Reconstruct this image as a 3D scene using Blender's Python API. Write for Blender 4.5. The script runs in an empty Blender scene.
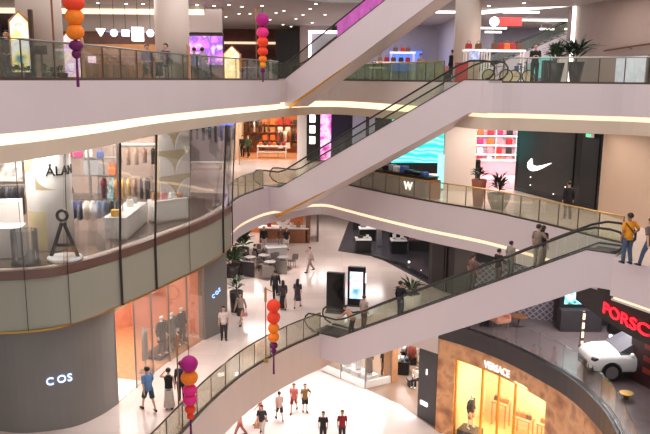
import bpy, bmesh, math, random
from math import sin, cos, pi, sqrt, atan2, radians as R
random.seed(7)
SC = bpy.context.scene
COL = SC.collection
# ------------------------------------------------------------------ camera
FOC, HZ, CZ, ROLL = 720.0, 78.8, 18.13, 0.0088
PT = math.atan((217 - HZ) / FOC)
cp, sp, cr, sr = cos(PT), sin(PT), cos(ROLL), sin(ROLL)
cam_d = bpy.data.cameras.new('camera')
cam = bpy.data.objects.new('camera', cam_d)
COL.objects.link(cam)
cam_d.sensor_width = 36.0
cam_d.lens = FOC / 650 * 36
cam_d.clip_end = 400
cam.location = (0, 0, CZ)
cam.rotation_mode = 'QUATERNION'
from mathutils import Quaternion, Vector, Matrix
cam.rotation_quaternion = Quaternion((1, 0, 0), pi / 2 - PT) @ Quaternion((0, 0, 1), ROLL)
SC.camera = cam

def ray(px, py):
    a, b = (px - 325) / FOC, (217 - py) / FOC
    a, b = a * cr - b * sr, a * sr + b * cr
    return a, cp + sp * b, -sp + cp * b
def G(px, py, z):            # plan point on the floor plane z
    d = ray(px, py); t = (z - CZ) / d[2]
    return (d[0] * t, d[1] * t)
def D(px, py, Y):            # point at distance Y
    d = ray(px, py); t = Y / d[1]
    return (d[0] * t, Y, CZ + d[2] * t)
def proj(x, y, z):
    z -= CZ; f = y * cp - z * sp; u = y * sp + z * cp
    a, b = x / f, u / f
    a, b = a * cr + b * sr, -a * sr + b * cr
    return (325 + a * FOC, 217 - b * FOC)
# ------------------------------------------------------------------ materials
def lin(c):
    return tuple(((v / 255) / 12.92 if v / 255 <= .04045 else ((v / 255 + .055) / 1.055) ** 2.4) for v in c) + (1,)
MATS = {}
def mat(name, col, rough=.5, metal=0, emit=0, ecol=None, noise=.12, scale=3.0, spec=None, col2=None):
    if name in MATS: return MATS[name]
    m = bpy.data.materials.new(name); m.use_nodes = True
    nt = m.node_tree; b = nt.nodes['Principled BSDF']
    c = lin(col)
    tc = nt.nodes.new('ShaderNodeTexCoord'); nz = nt.nodes.new('ShaderNodeTexNoise')
    nz.inputs['Scale'].default_value = scale; nz.inputs['Detail'].default_value = 3
    nt.links.new(tc.outputs['Object'], nz.inputs['Vector'])
    rp = nt.nodes.new('ShaderNodeValToRGB')
    c2 = lin(col2) if col2 else tuple(max(0, v * (1 - noise)) for v in c[:3]) + (1,)
    rp.color_ramp.elements[0].position = .35; rp.color_ramp.elements[1].position = .65
    rp.color_ramp.elements[0].color = c2; rp.color_ramp.elements[1].color = c
    nt.links.new(nz.outputs['Fac'], rp.inputs['Fac'])
    nt.links.new(rp.outputs['Color'], b.inputs['Base Color'])
    b.inputs['Roughness'].default_value = rough; b.inputs['Metallic'].default_value = metal
    if spec is not None: b.inputs['Specular IOR Level'].default_value = spec
    if emit:
        e = lin(ecol or col); b.inputs['Emission Color'].default_value = e
        b.inputs['Emission Strength'].default_value = emit
    MATS[name] = m
    return m
def glass(name, tint, gloss=.5, opac=.0, ocol=(200, 210, 200)):
    if name in MATS: return MATS[name]
    m = bpy.data.materials.new(name); m.use_nodes = True
    nt = m.node_tree; nt.nodes.clear()
    out = nt.nodes.new('ShaderNodeOutputMaterial')
    tr = nt.nodes.new('ShaderNodeBsdfTransparent'); tr.inputs[0].default_value = lin(tint)
    gl = nt.nodes.new('ShaderNodeBsdfGlossy'); gl.inputs['Roughness'].default_value = .03
    fr = nt.nodes.new('ShaderNodeFresnel'); fr.inputs[0].default_value = 1.45
    mu = nt.nodes.new('ShaderNodeMath'); mu.operation = 'MULTIPLY'; mu.inputs[1].default_value = gloss
    nt.links.new(fr.outputs[0], mu.inputs[0])
    mx = nt.nodes.new('ShaderNodeMixShader')
    nt.links.new(mu.outputs[0], mx.inputs[0]); nt.links.new(tr.outputs[0], mx.inputs[1]); nt.links.new(gl.outputs[0], mx.inputs[2])
    last = mx
    if opac:
        df = nt.nodes.new('ShaderNodeBsdfDiffuse'); df.inputs[0].default_value = lin(ocol)
        m2 = nt.nodes.new('ShaderNodeMixShader'); m2.inputs[0].default_value = opac
        nt.links.new(mx.outputs[0], m2.inputs[1]); nt.links.new(df.outputs[0], m2.inputs[2]); last = m2
    nt.links.new(last.outputs[0], out.inputs[0])
    MATS[name] = m
    return m
def mottled(name, cols, scale, rough=.5, emit=0, wave=False):       # colour mix for screens, marble, posters
    if name in MATS: return MATS[name]
    m = bpy.data.materials.new(name); m.use_nodes = True
    nt = m.node_tree; b = nt.nodes['Principled BSDF']
    tc = nt.nodes.new('ShaderNodeTexCoord')
    nz = nt.nodes.new('ShaderNodeTexWave' if wave else 'ShaderNodeTexNoise')
    nz.inputs['Scale'].default_value = scale
    if wave: nz.inputs['Distortion'].default_value = 6; nz.bands_direction = 'Z'
    nt.links.new(tc.outputs['Object'], nz.inputs['Vector'])
    rp = nt.nodes.new('ShaderNodeValToRGB'); el = rp.color_ramp.elements
    n = len(cols)
    while len(el) < n: el.new(.5)
    for i, c in enumerate(cols):
        el[i].position = i / (n - 1) if wave else .3 + .4 * i / (n - 1)
        el[i].color = lin(c)
    nt.links.new(nz.outputs['Fac'], rp.inputs['Fac'])
    nt.links.new(rp.outputs['Color'], b.inputs['Base Color']); b.inputs['Roughness'].default_value = rough
    if emit:
        nt.links.new(rp.outputs['Color'], b.inputs['Emission Color']); b.inputs['Emission Strength'].default_value = emit
    MATS[name] = m
    return m
def tiled(name, col, line, size, rough=.15, w=.012):
    m = bpy.data.materials.new(name); m.use_nodes = True
    nt = m.node_tree; b = nt.nodes['Principled BSDF']
    tc = nt.nodes.new('ShaderNodeTexCoord'); br = nt.nodes.new('ShaderNodeTexBrick')
    nt.links.new(tc.outputs['Object'], br.inputs['Vector'])
    br.offset = 0; br.inputs['Scale'].default_value = 1
    br.inputs['Brick Width'].default_value = size; br.inputs['Row Height'].default_value = size
    br.inputs['Mortar Size'].default_value = w
    br.inputs['Color1'].default_value = lin(col); br.inputs['Color2'].default_value = lin(tuple(v * .96 for v in col))
    br.inputs['Mortar'].default_value = lin(line)
    nt.links.new(br.outputs['Color'], b.inputs['Base Color']); b.inputs['Roughness'].default_value = rough
    MATS[name] = m
    return m
# ------------------------------------------------------------------ mesh builder
def lookup(v):
    return v
class MB:
    def __init__(s): s.v = []; s.f = []
    def add(s, vs, fs):
        n = len(s.v); s.v += [tuple(map(float, p)) for p in vs]; s.f += [tuple(i + n for i in f) for f in fs]; return s
    def box(s, c, d, rz=0.0):
        x, y, z = d[0] / 2, d[1] / 2, d[2] / 2; ca, sa = cos(rz), sin(rz)
        vs = []
        for k in (-1, 1):
            for (i, j) in ((-1, -1), (1, -1), (1, 1), (-1, 1)):
                a, b = i * x, j * y
                vs.append((c[0] + a * ca - b * sa, c[1] + a * sa + b * ca, c[2] + k * z))
        return s.add(vs, [(3, 2, 1, 0), (4, 5, 6, 7), (0, 1, 5, 4), (1, 2, 6, 5), (2, 3, 7, 6), (3, 0, 4, 7)])
    def rings(s, rs, closed_path=False, cap=True):
        n = len(rs[0]); vs = [p for r in rs for p in r]; fs = []
        m = len(rs)
        for k in range(m if closed_path else m - 1):
            for i in range(n):
                j = (i + 1) % n; k2 = (k + 1) % m
                fs.append((k * n + i, k * n + j, k2 * n + j, k2 * n + i))
        if cap and not closed_path:
            fs.append(tuple(range(n - 1, -1, -1))); fs.append(tuple((m - 1) * n + i for i in range(n)))
        return s.add(vs, fs)
    def loft(s, pts, rad, n=10, cap=True, ref=(0, 1, 0)):
        P = [Vector(p) for p in pts]; rs = []
        for i, p in enumerate(P):
            t = (P[min(i + 1, len(P) - 1)] - P[max(i - 1, 0)]).normalized()
            r = Vector(ref)
            if abs(t.dot(r)) > .95: r = Vector((1, 0, 0)) if abs(t.x) < .9 else Vector((0, 0, 1))
            u = r.cross(t).normalized(); w = t.cross(u).normalized()
            a = rad[i] if isinstance(rad, list) else rad
            if not isinstance(a, (list, tuple)): a = (a, a)
            rs.append([p + u * (a[0] * cos(2 * pi * k / n)) + w * (a[1] * sin(2 * pi * k / n)) for k in range(n)])
        return s.rings(rs, cap=cap)
    def cyl(s, p0, p1, r0, r1=None, n=12):
        return s.loft([p0, p1], [r0, r0 if r1 is None else r1], n)
    def lathe(s, c, prof, n=20, cap=True):
        rs = [[(c[0] + r * cos(2 * pi * k / n), c[1] + r * sin(2 * pi * k / n), c[2] + z) for k in range(n)] for r, z in prof]
        return s.rings(rs, cap=cap)
    def ball(s, c, r, nu=14, nv=9, sc=(1, 1, 1)):
        prof = [(max(1e-3, r * sin(pi * i / nv)), -r * cos(pi * i / nv)) for i in range(nv + 1)]
        rs = [[(c[0] + a * sc[0] * cos(2 * pi * k / nu), c[1] + a * sc[1] * sin(2 * pi * k / nu), c[2] + z * sc[2]) for k in range(nu)] for a, z in prof]
        return s.rings(rs)
    def prism(s, poly, z0, z1):
        n = len(poly)
        vs = [(p[0], p[1], z0) for p in poly] + [(p[0], p[1], z1) for p in poly]
        fs = [tuple(range(n - 1, -1, -1)), tuple(range(n, 2 * n))] + [(i, (i + 1) % n, n + (i + 1) % n, n + i) for i in range(n)]
        return s.add(vs, fs)
    def strip(s, line, z0, z1, th, lean=0.0):      # wall that follows a plan line, th thick towards its left
        a = off(line, lean); b = off(line, th + lean)
        rs = [[(p[0], p[1], z0), (a[i][0], a[i][1], z1), (b[i][0], b[i][1], z1), (off1[0], off1[1], z0)]
              for i, (p, off1) in enumerate(zip(line, off(line, th)))]
        return s.rings(rs)
    def extr(s, poly, o, ax, ay, d):      # 2D outline in the plane of ax, ay at o, pushed along d
        o, ax, ay, d = map(Vector, (o, ax, ay, d)); n = len(poly)
        A = [o + ax * p[0] + ay * p[1] for p in poly]; B = [p + d for p in A]
        return s.add(A + B, [tuple(range(n - 1, -1, -1)), tuple(range(n, 2 * n))] + [(i, (i + 1) % n, n + (i + 1) % n, n + i) for i in range(n)])
    def build(s, name, m, parent=None, smooth=False, bevel=0, world=False):
        vs = s.v; loc = (0, 0, 0)
        if parent is None:
            xs, ys, zs = zip(*vs)
            loc = ((min(xs) + max(xs)) / 2, (min(ys) + max(ys)) / 2, min(zs))
            vs = [(p[0] - loc[0], p[1] - loc[1], p[2] - loc[2]) for p in vs]
        elif world:
            q = WORLD[parent.name]
            vs = [(p[0] - q[0], p[1] - q[1], p[2] - q[2]) for p in vs]
        me = bpy.data.meshes.new(name); me.from_pydata(vs, [], s.f)
        bm = bmesh.new(); bm.from_mesh(me); bmesh.ops.recalc_face_normals(bm, faces=bm.faces)
        bm.to_mesh(me); bm.free()
        if isinstance(m, str): m = MATS[m]
        me.materials.append(m)
        if smooth:
            for p in me.polygons: p.use_smooth = len(p.vertices) <= 4
        o = bpy.data.objects.new(name, me); COL.objects.link(o); o.location = loc
        WORLD[o.name] = loc if parent is None else (WORLD[parent.name] if world else loc)
        if parent is not None: o.parent = parent
        if bevel:
            b = o.modifiers.new('edges', 'BEVEL'); b.width = bevel; b.segments = 2; b.limit_method = 'ANGLE'
        return o
WORLD = {}
def off(line, d):
    out = []
    n = len(line)
    for i in range(n):
        a, b = line[max(i - 1, 0)], line[min(i + 1, n - 1)]
        t = Vector((b[0] - a[0], b[1] - a[1])).normalized()
        out.append((line[i][0] - t.y * d, line[i][1] + t.x * d))
    return out
def smooth(pts, k=4):
    out = []
    n = len(pts)
    for i in range(n - 1):
        p0, p1, p2, p3 = pts[max(i - 1, 0)], pts[i], pts[i + 1], pts[min(i + 2, n - 1)]
        for j in range(k):
            t = j / k
            out.append(tuple(.5 * (2 * b + (c - a) * t + (2 * a - 5 * b + 4 * c - d) * t * t + (3 * b - a - 3 * c + d) * t ** 3)
                             for a, b, c, d in zip(p0, p1, p2, p3)))
    return out + [tuple(pts[-1])]
def resample(line, n):
    L = [0]
    for a, b in zip(line, line[1:]): L.append(L[-1] + math.dist(a, b))
    out = []
    for k in range(n + 1):
        t = L[-1] * k / n; i = 0
        while i < len(L) - 2 and L[i + 1] < t: i += 1
        u = (t - L[i]) / max(1e-9, L[i + 1] - L[i])
        out.append(tuple(a + (b - a) * u for a, b in zip(line[i], line[i + 1])))
    return out
def tag(o, label=None, cat=None, group=None, kind=None):
    if label: o['label'] = label
    if cat: o['category'] = cat
    if group: o['group'] = group
    if kind: o['kind'] = kind
    return o
def thing(name, label, cat, loc=(0, 0, 0), rz=0.0, group=None):
    o = bpy.data.objects.new(name, None); COL.objects.link(o)
    o.location = loc; o.rotation_euler = (0, 0, rz); o.empty_display_size = .1
    WORLD[o.name] = tuple(loc)
    return tag(o, label, cat, group)
def struct(name, mb, m, sm=False):
    return tag(mb.build(name, m, smooth=sm), kind='structure')
def dup(root, loc=None, rz=None, label=None, group=None):
    r = root.copy(); COL.objects.link(r)
    if loc is not None: r.location = loc
    if rz is not None: r.rotation_euler = (0, 0, rz)
    if label: r['label'] = label
    if group: r['group'] = group
    for ch in list(root.children):
        c = ch.copy(); COL.objects.link(c); c.parent = r
        for g in list(ch.children):
            d = g.copy(); COL.objects.link(d); d.parent = c
    return r
def text_mb(body, size, depth=.02):      # flat lettering as a mesh in local x (along), y (up), z (depth)
    cu = bpy.data.curves.new('t', 'FONT'); cu.body = body; cu.size = size; cu.extrude = depth
    cu.offset = size * .008
    o = bpy.data.objects.new('t', cu); COL.objects.link(o)
    dg = bpy.context.evaluated_depsgraph_get()
    me = bpy.data.meshes.new_from_object(o.evaluated_get(dg))
    vs = [tuple(v.co) for v in me.vertices]; fs = [tuple(p.vertices) for p in me.polygons]
    bpy.data.objects.remove(o); bpy.data.meshes.remove(me); bpy.data.curves.remove(cu)
    return vs, fs
def lettering(body, size, o, ax, up, depth=.02, sx=1.0):
    vs, fs = text_mb(body, size, depth)
    o, ax, up = Vector(o), Vector(ax).normalized(), Vector(up).normalized(); nn = ax.cross(up)
    mb = MB(); mb.add([o + ax * (v[0] * sx) + up * v[1] + nn * v[2] for v in vs], fs)
    return mb
def area(name, loc, size, energy, col=(1, .94, .9), size_y=None, rot=(0, 0, 0)):
    l = bpy.data.lights.new(name, 'AREA'); l.energy = energy; l.color = col; l.size = size
    l.shape = 'RECTANGLE'; l.size_y = size_y or size; l.specular_factor = .35
    o = bpy.data.objects.new(name, l); COL.objects.link(o); o.location = loc; o.rotation_euler = rot
    return o
def point(name, loc, energy, col=(1, .93, .86), r=.1):
    l = bpy.data.lights.new(name, 'POINT'); l.energy = energy; l.color = col; l.shadow_soft_size = r
    o = bpy.data.objects.new(name, l); COL.objects.link(o); o.location = loc
    return o

# ------------------------------------------------------------------ shared materials
mat('fascia', (214, 200, 203), .45, noise=.03, scale=.4)
mat('fascia_warm', (214, 198, 192), .5, noise=.03, scale=.4)
mat('beige', (214, 194, 174), .5, noise=.05, scale=.5)
mat('beige_wall', (196, 166, 142), .5, noise=.06, scale=.6)
mat('column_paint', (222, 203, 190), .45, noise=.03, scale=.6)
mat('cove', (255, 236, 208), .5, emit=1.25, ecol=(255, 232, 196), noise=.01)
mat('cove_thin', (255, 225, 190), .5, emit=1.0, ecol=(255, 226, 190), noise=.01)
mat('sign_white', (250, 248, 244), .5, emit=1.1, noise=.01)
mat('led', (255, 250, 250), .5, emit=3.0, ecol=(255, 246, 240), noise=.01)
mat('ceiling_paint', (196, 188, 186), .7, noise=.03)
tiled('marble_white', (244, 230, 226), (226, 210, 204), 1.2, .16, .006)
tiled('marble_pink', (226, 208, 200), (206, 188, 180), 1.2, .14, .008)
tiled('marble_upper', (232, 214, 204), (210, 192, 182), 1.2, .16, .008)
mat('shop_brown', (150, 122, 102), .35, noise=.08, scale=2)
mat('boutique_floor', (140, 122, 112), .2, noise=.1, scale=1.5)
mat('grey_wall', (128, 124, 120), .5, noise=.05, scale=.7)
mat('dark_wall', (40, 36, 40), .35, noise=.1)
mat('black', (18, 17, 19), .4, noise=.1)
mat('charcoal', (52, 48, 52), .4, noise=.1)
mat('charcoal_floor', (74, 70, 78), .25, noise=.08)
mat('black_gloss', (14, 13, 15), .12, noise=.1)
mat('white', (240, 236, 234), .4, noise=.03)
mat('white_gloss', (242, 240, 240), .15, noise=.02)
mat('brown_band', (112, 84, 74), .3, noise=.08)
mat('wood', (150, 98, 62), .45, noise=.25, scale=6)
mat('wood_dark', (78, 52, 38), .45, noise=.2, scale=6)
mat('wood_orange', (200, 146, 106), .45, noise=.15, scale=5)
mat('gold', (214, 160, 66), .3, .7, noise=.08)
mat('brass', (190, 150, 80), .3, .8, noise=.08)
mat('steel', (150, 146, 142), .3, .8, noise=.05)
mat('steel_dark', (84, 80, 78), .35, .6, noise=.05)
mat('handrail', (34, 30, 30), .4, noise=.05)
mat('bronze', (92, 76, 66), .35, .5, noise=.08)
mat('step_metal', (74, 72, 74), .4, .4, noise=.1)
mat('leaf', (52, 78, 42), .55, noise=.45, scale=9)
mat('leaf_dark', (34, 54, 36), .55, noise=.45, scale=9)
mat('soil', (60, 44, 34), .9, noise=.3)
mat('terracotta', (184, 106, 78), .55, noise=.15)
mat('pot_grey', (150, 148, 132), .5, noise=.1)
mat('pot_dark', (52, 44, 44), .45, noise=.1)
mat('pot_white', (222, 214, 206), .5, noise=.05)
mat('coral', (222, 152, 124), .5, noise=.12)
mat('orange_wall', (206, 120, 66), .5, noise=.2, scale=1.5)
glass('rail_glass', (249, 249, 243), .5, .13, (232, 226, 200))
glass('rail_glass_green', (224, 236, 220), .6, .22, (176, 196, 160))
glass('rail_glass_upper', (244, 248, 245), .45, .05, (180, 190, 180))
glass('esc_glass', (247, 250, 245), .5, .02)
glass('shop_glass', (250, 250, 248), .4, .02, (236, 230, 224))
glass('apron_glass', (170, 174, 164), 1.0, .8, (176, 174, 158))
glass('acrylic', (244, 245, 246), .8, .08, (226, 222, 222))
glass('clear', (246, 247, 246), .16)
mat('purple_film', (212, 104, 196), .3, emit=.12, noise=.35, scale=2.5, col2=(180, 84, 172))
# ------------------------------------------------------------------ plan lines of the atrium edges
E3_ = smooth([(-9.2, 13.5), (-8.3, 17.5), (-7.65, 19.6), (-7.05, 22.7), (-6.3, 28.2), (-4.63, 34.8), (-2.6, 41.4)]) 
E3b = smooth([(-2.6, 41.4), (-1.5, 44.0), (0.1, 45.4), (1.6, 44.4), (3.0, 41.8), (4.4, 38.8), (5.6, 35.6)])
E3c = smooth([(5.6, 35.6)] + [G(px, py, 16.7) for px, py in ((482, 112.8), (520, 113.6), (560, 114.8), (600, 116), (650, 117.8))] + [(15.2, 24.0)])
E2a = smooth([(-14.5, 23.0), (-12.4, 22.35), (-10.44, 22.15), (-8.94, 22.6), (-8.2, 23.6), (-7.38, 25.1), (-6.33, 27.9), (-5.2, 31.2), (-4.6, 34.6)])
E2b = smooth([(-4.6, 34.6), (-4.35, 37.2), (-3.4, 40.2), (-2.2, 41.6), (-1.1, 43.0), (0.0, 43.3), (1.0, 42.0), (2.0, 40.5), (3.55, 38.3), (5.35, 36.0), (7.45, 33.7), (8.8, 31.6), (9.9, 29.6), (10.6, 28.1), (11.3, 26.9)])
E2c = [(11.3, 26.9), (11.15, 26.1), (10.2, 24.75), (10.9, 23.3), (11.7, 21.4)]
E1a = smooth([(-7.2, 15.5), (-5.7, 19.5), (-4.79, 23.08), (-4.13, 25.61), (-3.09, 28.49), (-1.55, 31.15), (-0.09, 33.0)])
E1b = smooth([(-0.09, 33.0), (0.9, 34.35), (2.5, 36.0), (4.4, 36.2), (5.85, 35.0)])
E1c = smooth([(5.85, 35.0), (6.86, 34.1), (7.8, 33.0), (8.62, 31.8), (9.36, 30.3), (10.2, 28.2)] + [G(px, py, 6) for px, py in ((592, 398), (612, 424))] + [(9.6, 19.8)])
def slab(name, edges, z0, z1, inset, m):
    line = []
    for e in edges: line += e if not line else e[1:]
    line = off(line, inset)
    poly = line + [(60, line[-1][1]), (60, 110), (-60, 110), (-60, line[0][1])]
    return struct(name, MB().prism(poly, z0, z1), m)
# floors: the slabs carry their own floor finish as a thin top layer
slab('trim_10', (E3_, E3b, E3c), 15.95, 17.93, .28, 'ceiling_paint')
slab('floor_upper', (E3_, E3b, E3c), 17.93, 18.0, .16, 'marble_upper')
slab('trim_11', (E2a, E2b, E2c), 10.46, 11.93, .28, 'ceiling_paint')
slab('floor_middle', (E2a, E2b, E2c), 11.93, 12.0, .16, 'marble_upper')
slab('trim_12', (E1a, E1b, E1c), 5.02, 5.93, .28, 'ceiling_paint')
slab('floor_lower', (E1a, E1b, E1c), 5.93, 6.0, .16, 'marble_pink')
L0line = [(-14, 54), (-0.1, 42.68), (2.5, 40.2), (4.35, 38.1), (6.1, 34.75), (10, 31)]
struct('floor', MB().prism([(-60, 5), (40, 5), (40, 60), (-60, 60)], -.3, 0), 'marble_white')
struct('floor_boutique', MB().prism([(-.1, 42.75), (2.5, 40.26), (4.35, 38.16), (6.1, 34.85), (12, 34), (12, 59), (-.1, 59)], 0, .015), 'shop_brown')
# fascias, coves and lower bands
def edge_set(n, line, ztop, zf, zg, zb, mf, mg, mb_, th=.16):
    struct('trim_%d' % n, MB().strip(line, zf, ztop, th), mf)
    struct('trim_%d' % (n + 1), MB().strip(off(line, .14), zg, zf, .1), mg)
    struct('trim_%d' % (n + 2), MB().strip(off(line, .05), zb, zg, .24), mb_)
edge_set(20, E3_, 18.02, 16.7, 16.4, 15.95, 'fascia', 'cove', 'beige')
edge_set(23, E3b, 18.02, 16.78, 16.42, 15.95, 'fascia_warm', 'cove', 'beige')
edge_set(26, E3c, 18.02, 16.7, 16.5, 15.95, 'fascia', 'cove_thin', 'beige')
edge_set(30, E2b, 12.02, 10.62, 10.44, 9.95, 'fascia', 'cove_thin', 'fascia')
edge_set(33, E2c, 12.02, 10.62, 10.5, 10.45, 'fascia', 'cove_thin', 'fascia')
struct('trim_36', MB().strip(off(E2a, .1), 9.96, 11.9, .1), 'grey_wall')
# shop edge on the left: brown floor band above a curved glass apron
struct('trim_40', MB().strip(off(E2a, -.04), 11.72, 12.02, .2), 'brown_band')
t = thing('glass_apron', 'curved greenish glass apron hanging below the brown floor band of the clothes shop', 'glass panel', (E2a[8][0], E2a[8][1], 10))
seg = resample(E2a, 9)
for i in range(9):
    s = [p for p in (seg[i], tuple((a + b) / 2 for a, b in zip(seg[i], seg[i + 1])), seg[i + 1])]
    full = [p for p in smooth(seg, 4)][i * 4:i * 4 + 5]
    MB().strip(full, 9.98, 11.7, .03).build('glass_panel', 'apron_glass', t, world=True)
MB().strip(off(E2a, -.02), 9.93, 10.0, .1).build('bottom_rail', 'brass', t, world=True)
# lower level: white upstand left, dark curb right
struct('trim_50', MB().strip(E1a, 4.3, 6.02, .16), 'fascia_warm')
struct('trim_51', MB().strip(E1b, 4.3, 6.02, .16), 'fascia_warm')
struct('trim_52', MB().strip(off(E1c, -.02), 5.15, 6.04, .3), 'charcoal')
# ------------------------------------------------------------------ outer walls
struct('wall_back', MB().box((0, 66, 8), (120, .3, 16)), 'beige')
struct('wall_left', MB().box((-34, 45, 9), (.3, 60, 30)), 'column_paint')
struct('wall_right', MB().box((34, 45, 9), (.3, 60, 30)), 'beige_wall')
# ceiling of the top level, set back from the open middle
struct('ceiling', MB().prism([(-60, 30), (-9, 30), (-7.6, 33), (-4.5, 38), (0, 42.6), (6, 42.6), (9.5, 36), (11, 30), (60, 30), (60, 110), (-60, 110)], 22.4, 22.9), mat('ceiling_grey', (158, 150, 150), .7, noise=.03))
struct('wall_back_upper', MB().box((0, 78, 20.2), (120, .3, 4.5)), 'grey_wall')

# ------------------------------------------------------------------ railings
def railing(label, line, z, n, g='rail_glass', h=1.08, rail='steel', postm='bronze', group=None, inset=.12, cat='railing'):
    line = off(line, inset)
    t = thing('glass_railing', label, cat, (line[0][0], line[0][1], z), group=group)
    pts = resample(line, n)
    MB().strip(off(line, -.04), z, z + .08, .09).build('base_channel', postm, t, world=True)
    MB().loft([(p[0], p[1], z + h) for p in line], .03, 8).build('handrail', rail, t, world=True)
    for i in range(n):
        a, b = pts[i], pts[i + 1]
        u = Vector((b[0] - a[0], b[1] - a[1])).normalized() * .03
        MB().strip([(a[0] + u.x, a[1] + u.y), (b[0] - u.x, b[1] - u.y)], z + .08, z + h - .03, .02).build('glass_panel', g, t, world=True)
    for p in pts:
        MB().box((p[0], p[1], z + h / 2), (.035, .035, h)).build('post', postm, t, world=True)
    return t
railing('long curved glass railing with dark posts along the upper left balcony', E3_, 18.02, 20, 'rail_glass_upper', 1.05, 'steel')
railing('short greenish glass railing of the upper balcony behind the escalators', E3b[5:], 18.02, 14, 'rail_glass_green', 1.0, 'brass')
railing('curved glass railing in front of the plants and bicycles on the upper right balcony', E3c[6:], 18.02, 12, 'rail_glass_upper', 1.08, 'steel')
railing('glass railing beside the lower landing of the middle escalator', E2b[:9], 12.02, 5, 'rail_glass', 1.05, 'steel')
railing('glass railing with brass rail in front of the dark counter and the planters', E2b[20:], 12.02, 18, 'rail_glass', 1.05, 'brass')
railing('curved yellowish glass railing with bronze posts climbing to the lowest escalator', E1a[3:], 6.02, 13, 'rail_glass', 1.08, 'bronze')
railing('clear frameless glass balustrade on the dark curb above the stone boutique front', E1c, 6.04, 11, 'clear', 1.15, 'clear', 'clear')

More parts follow.
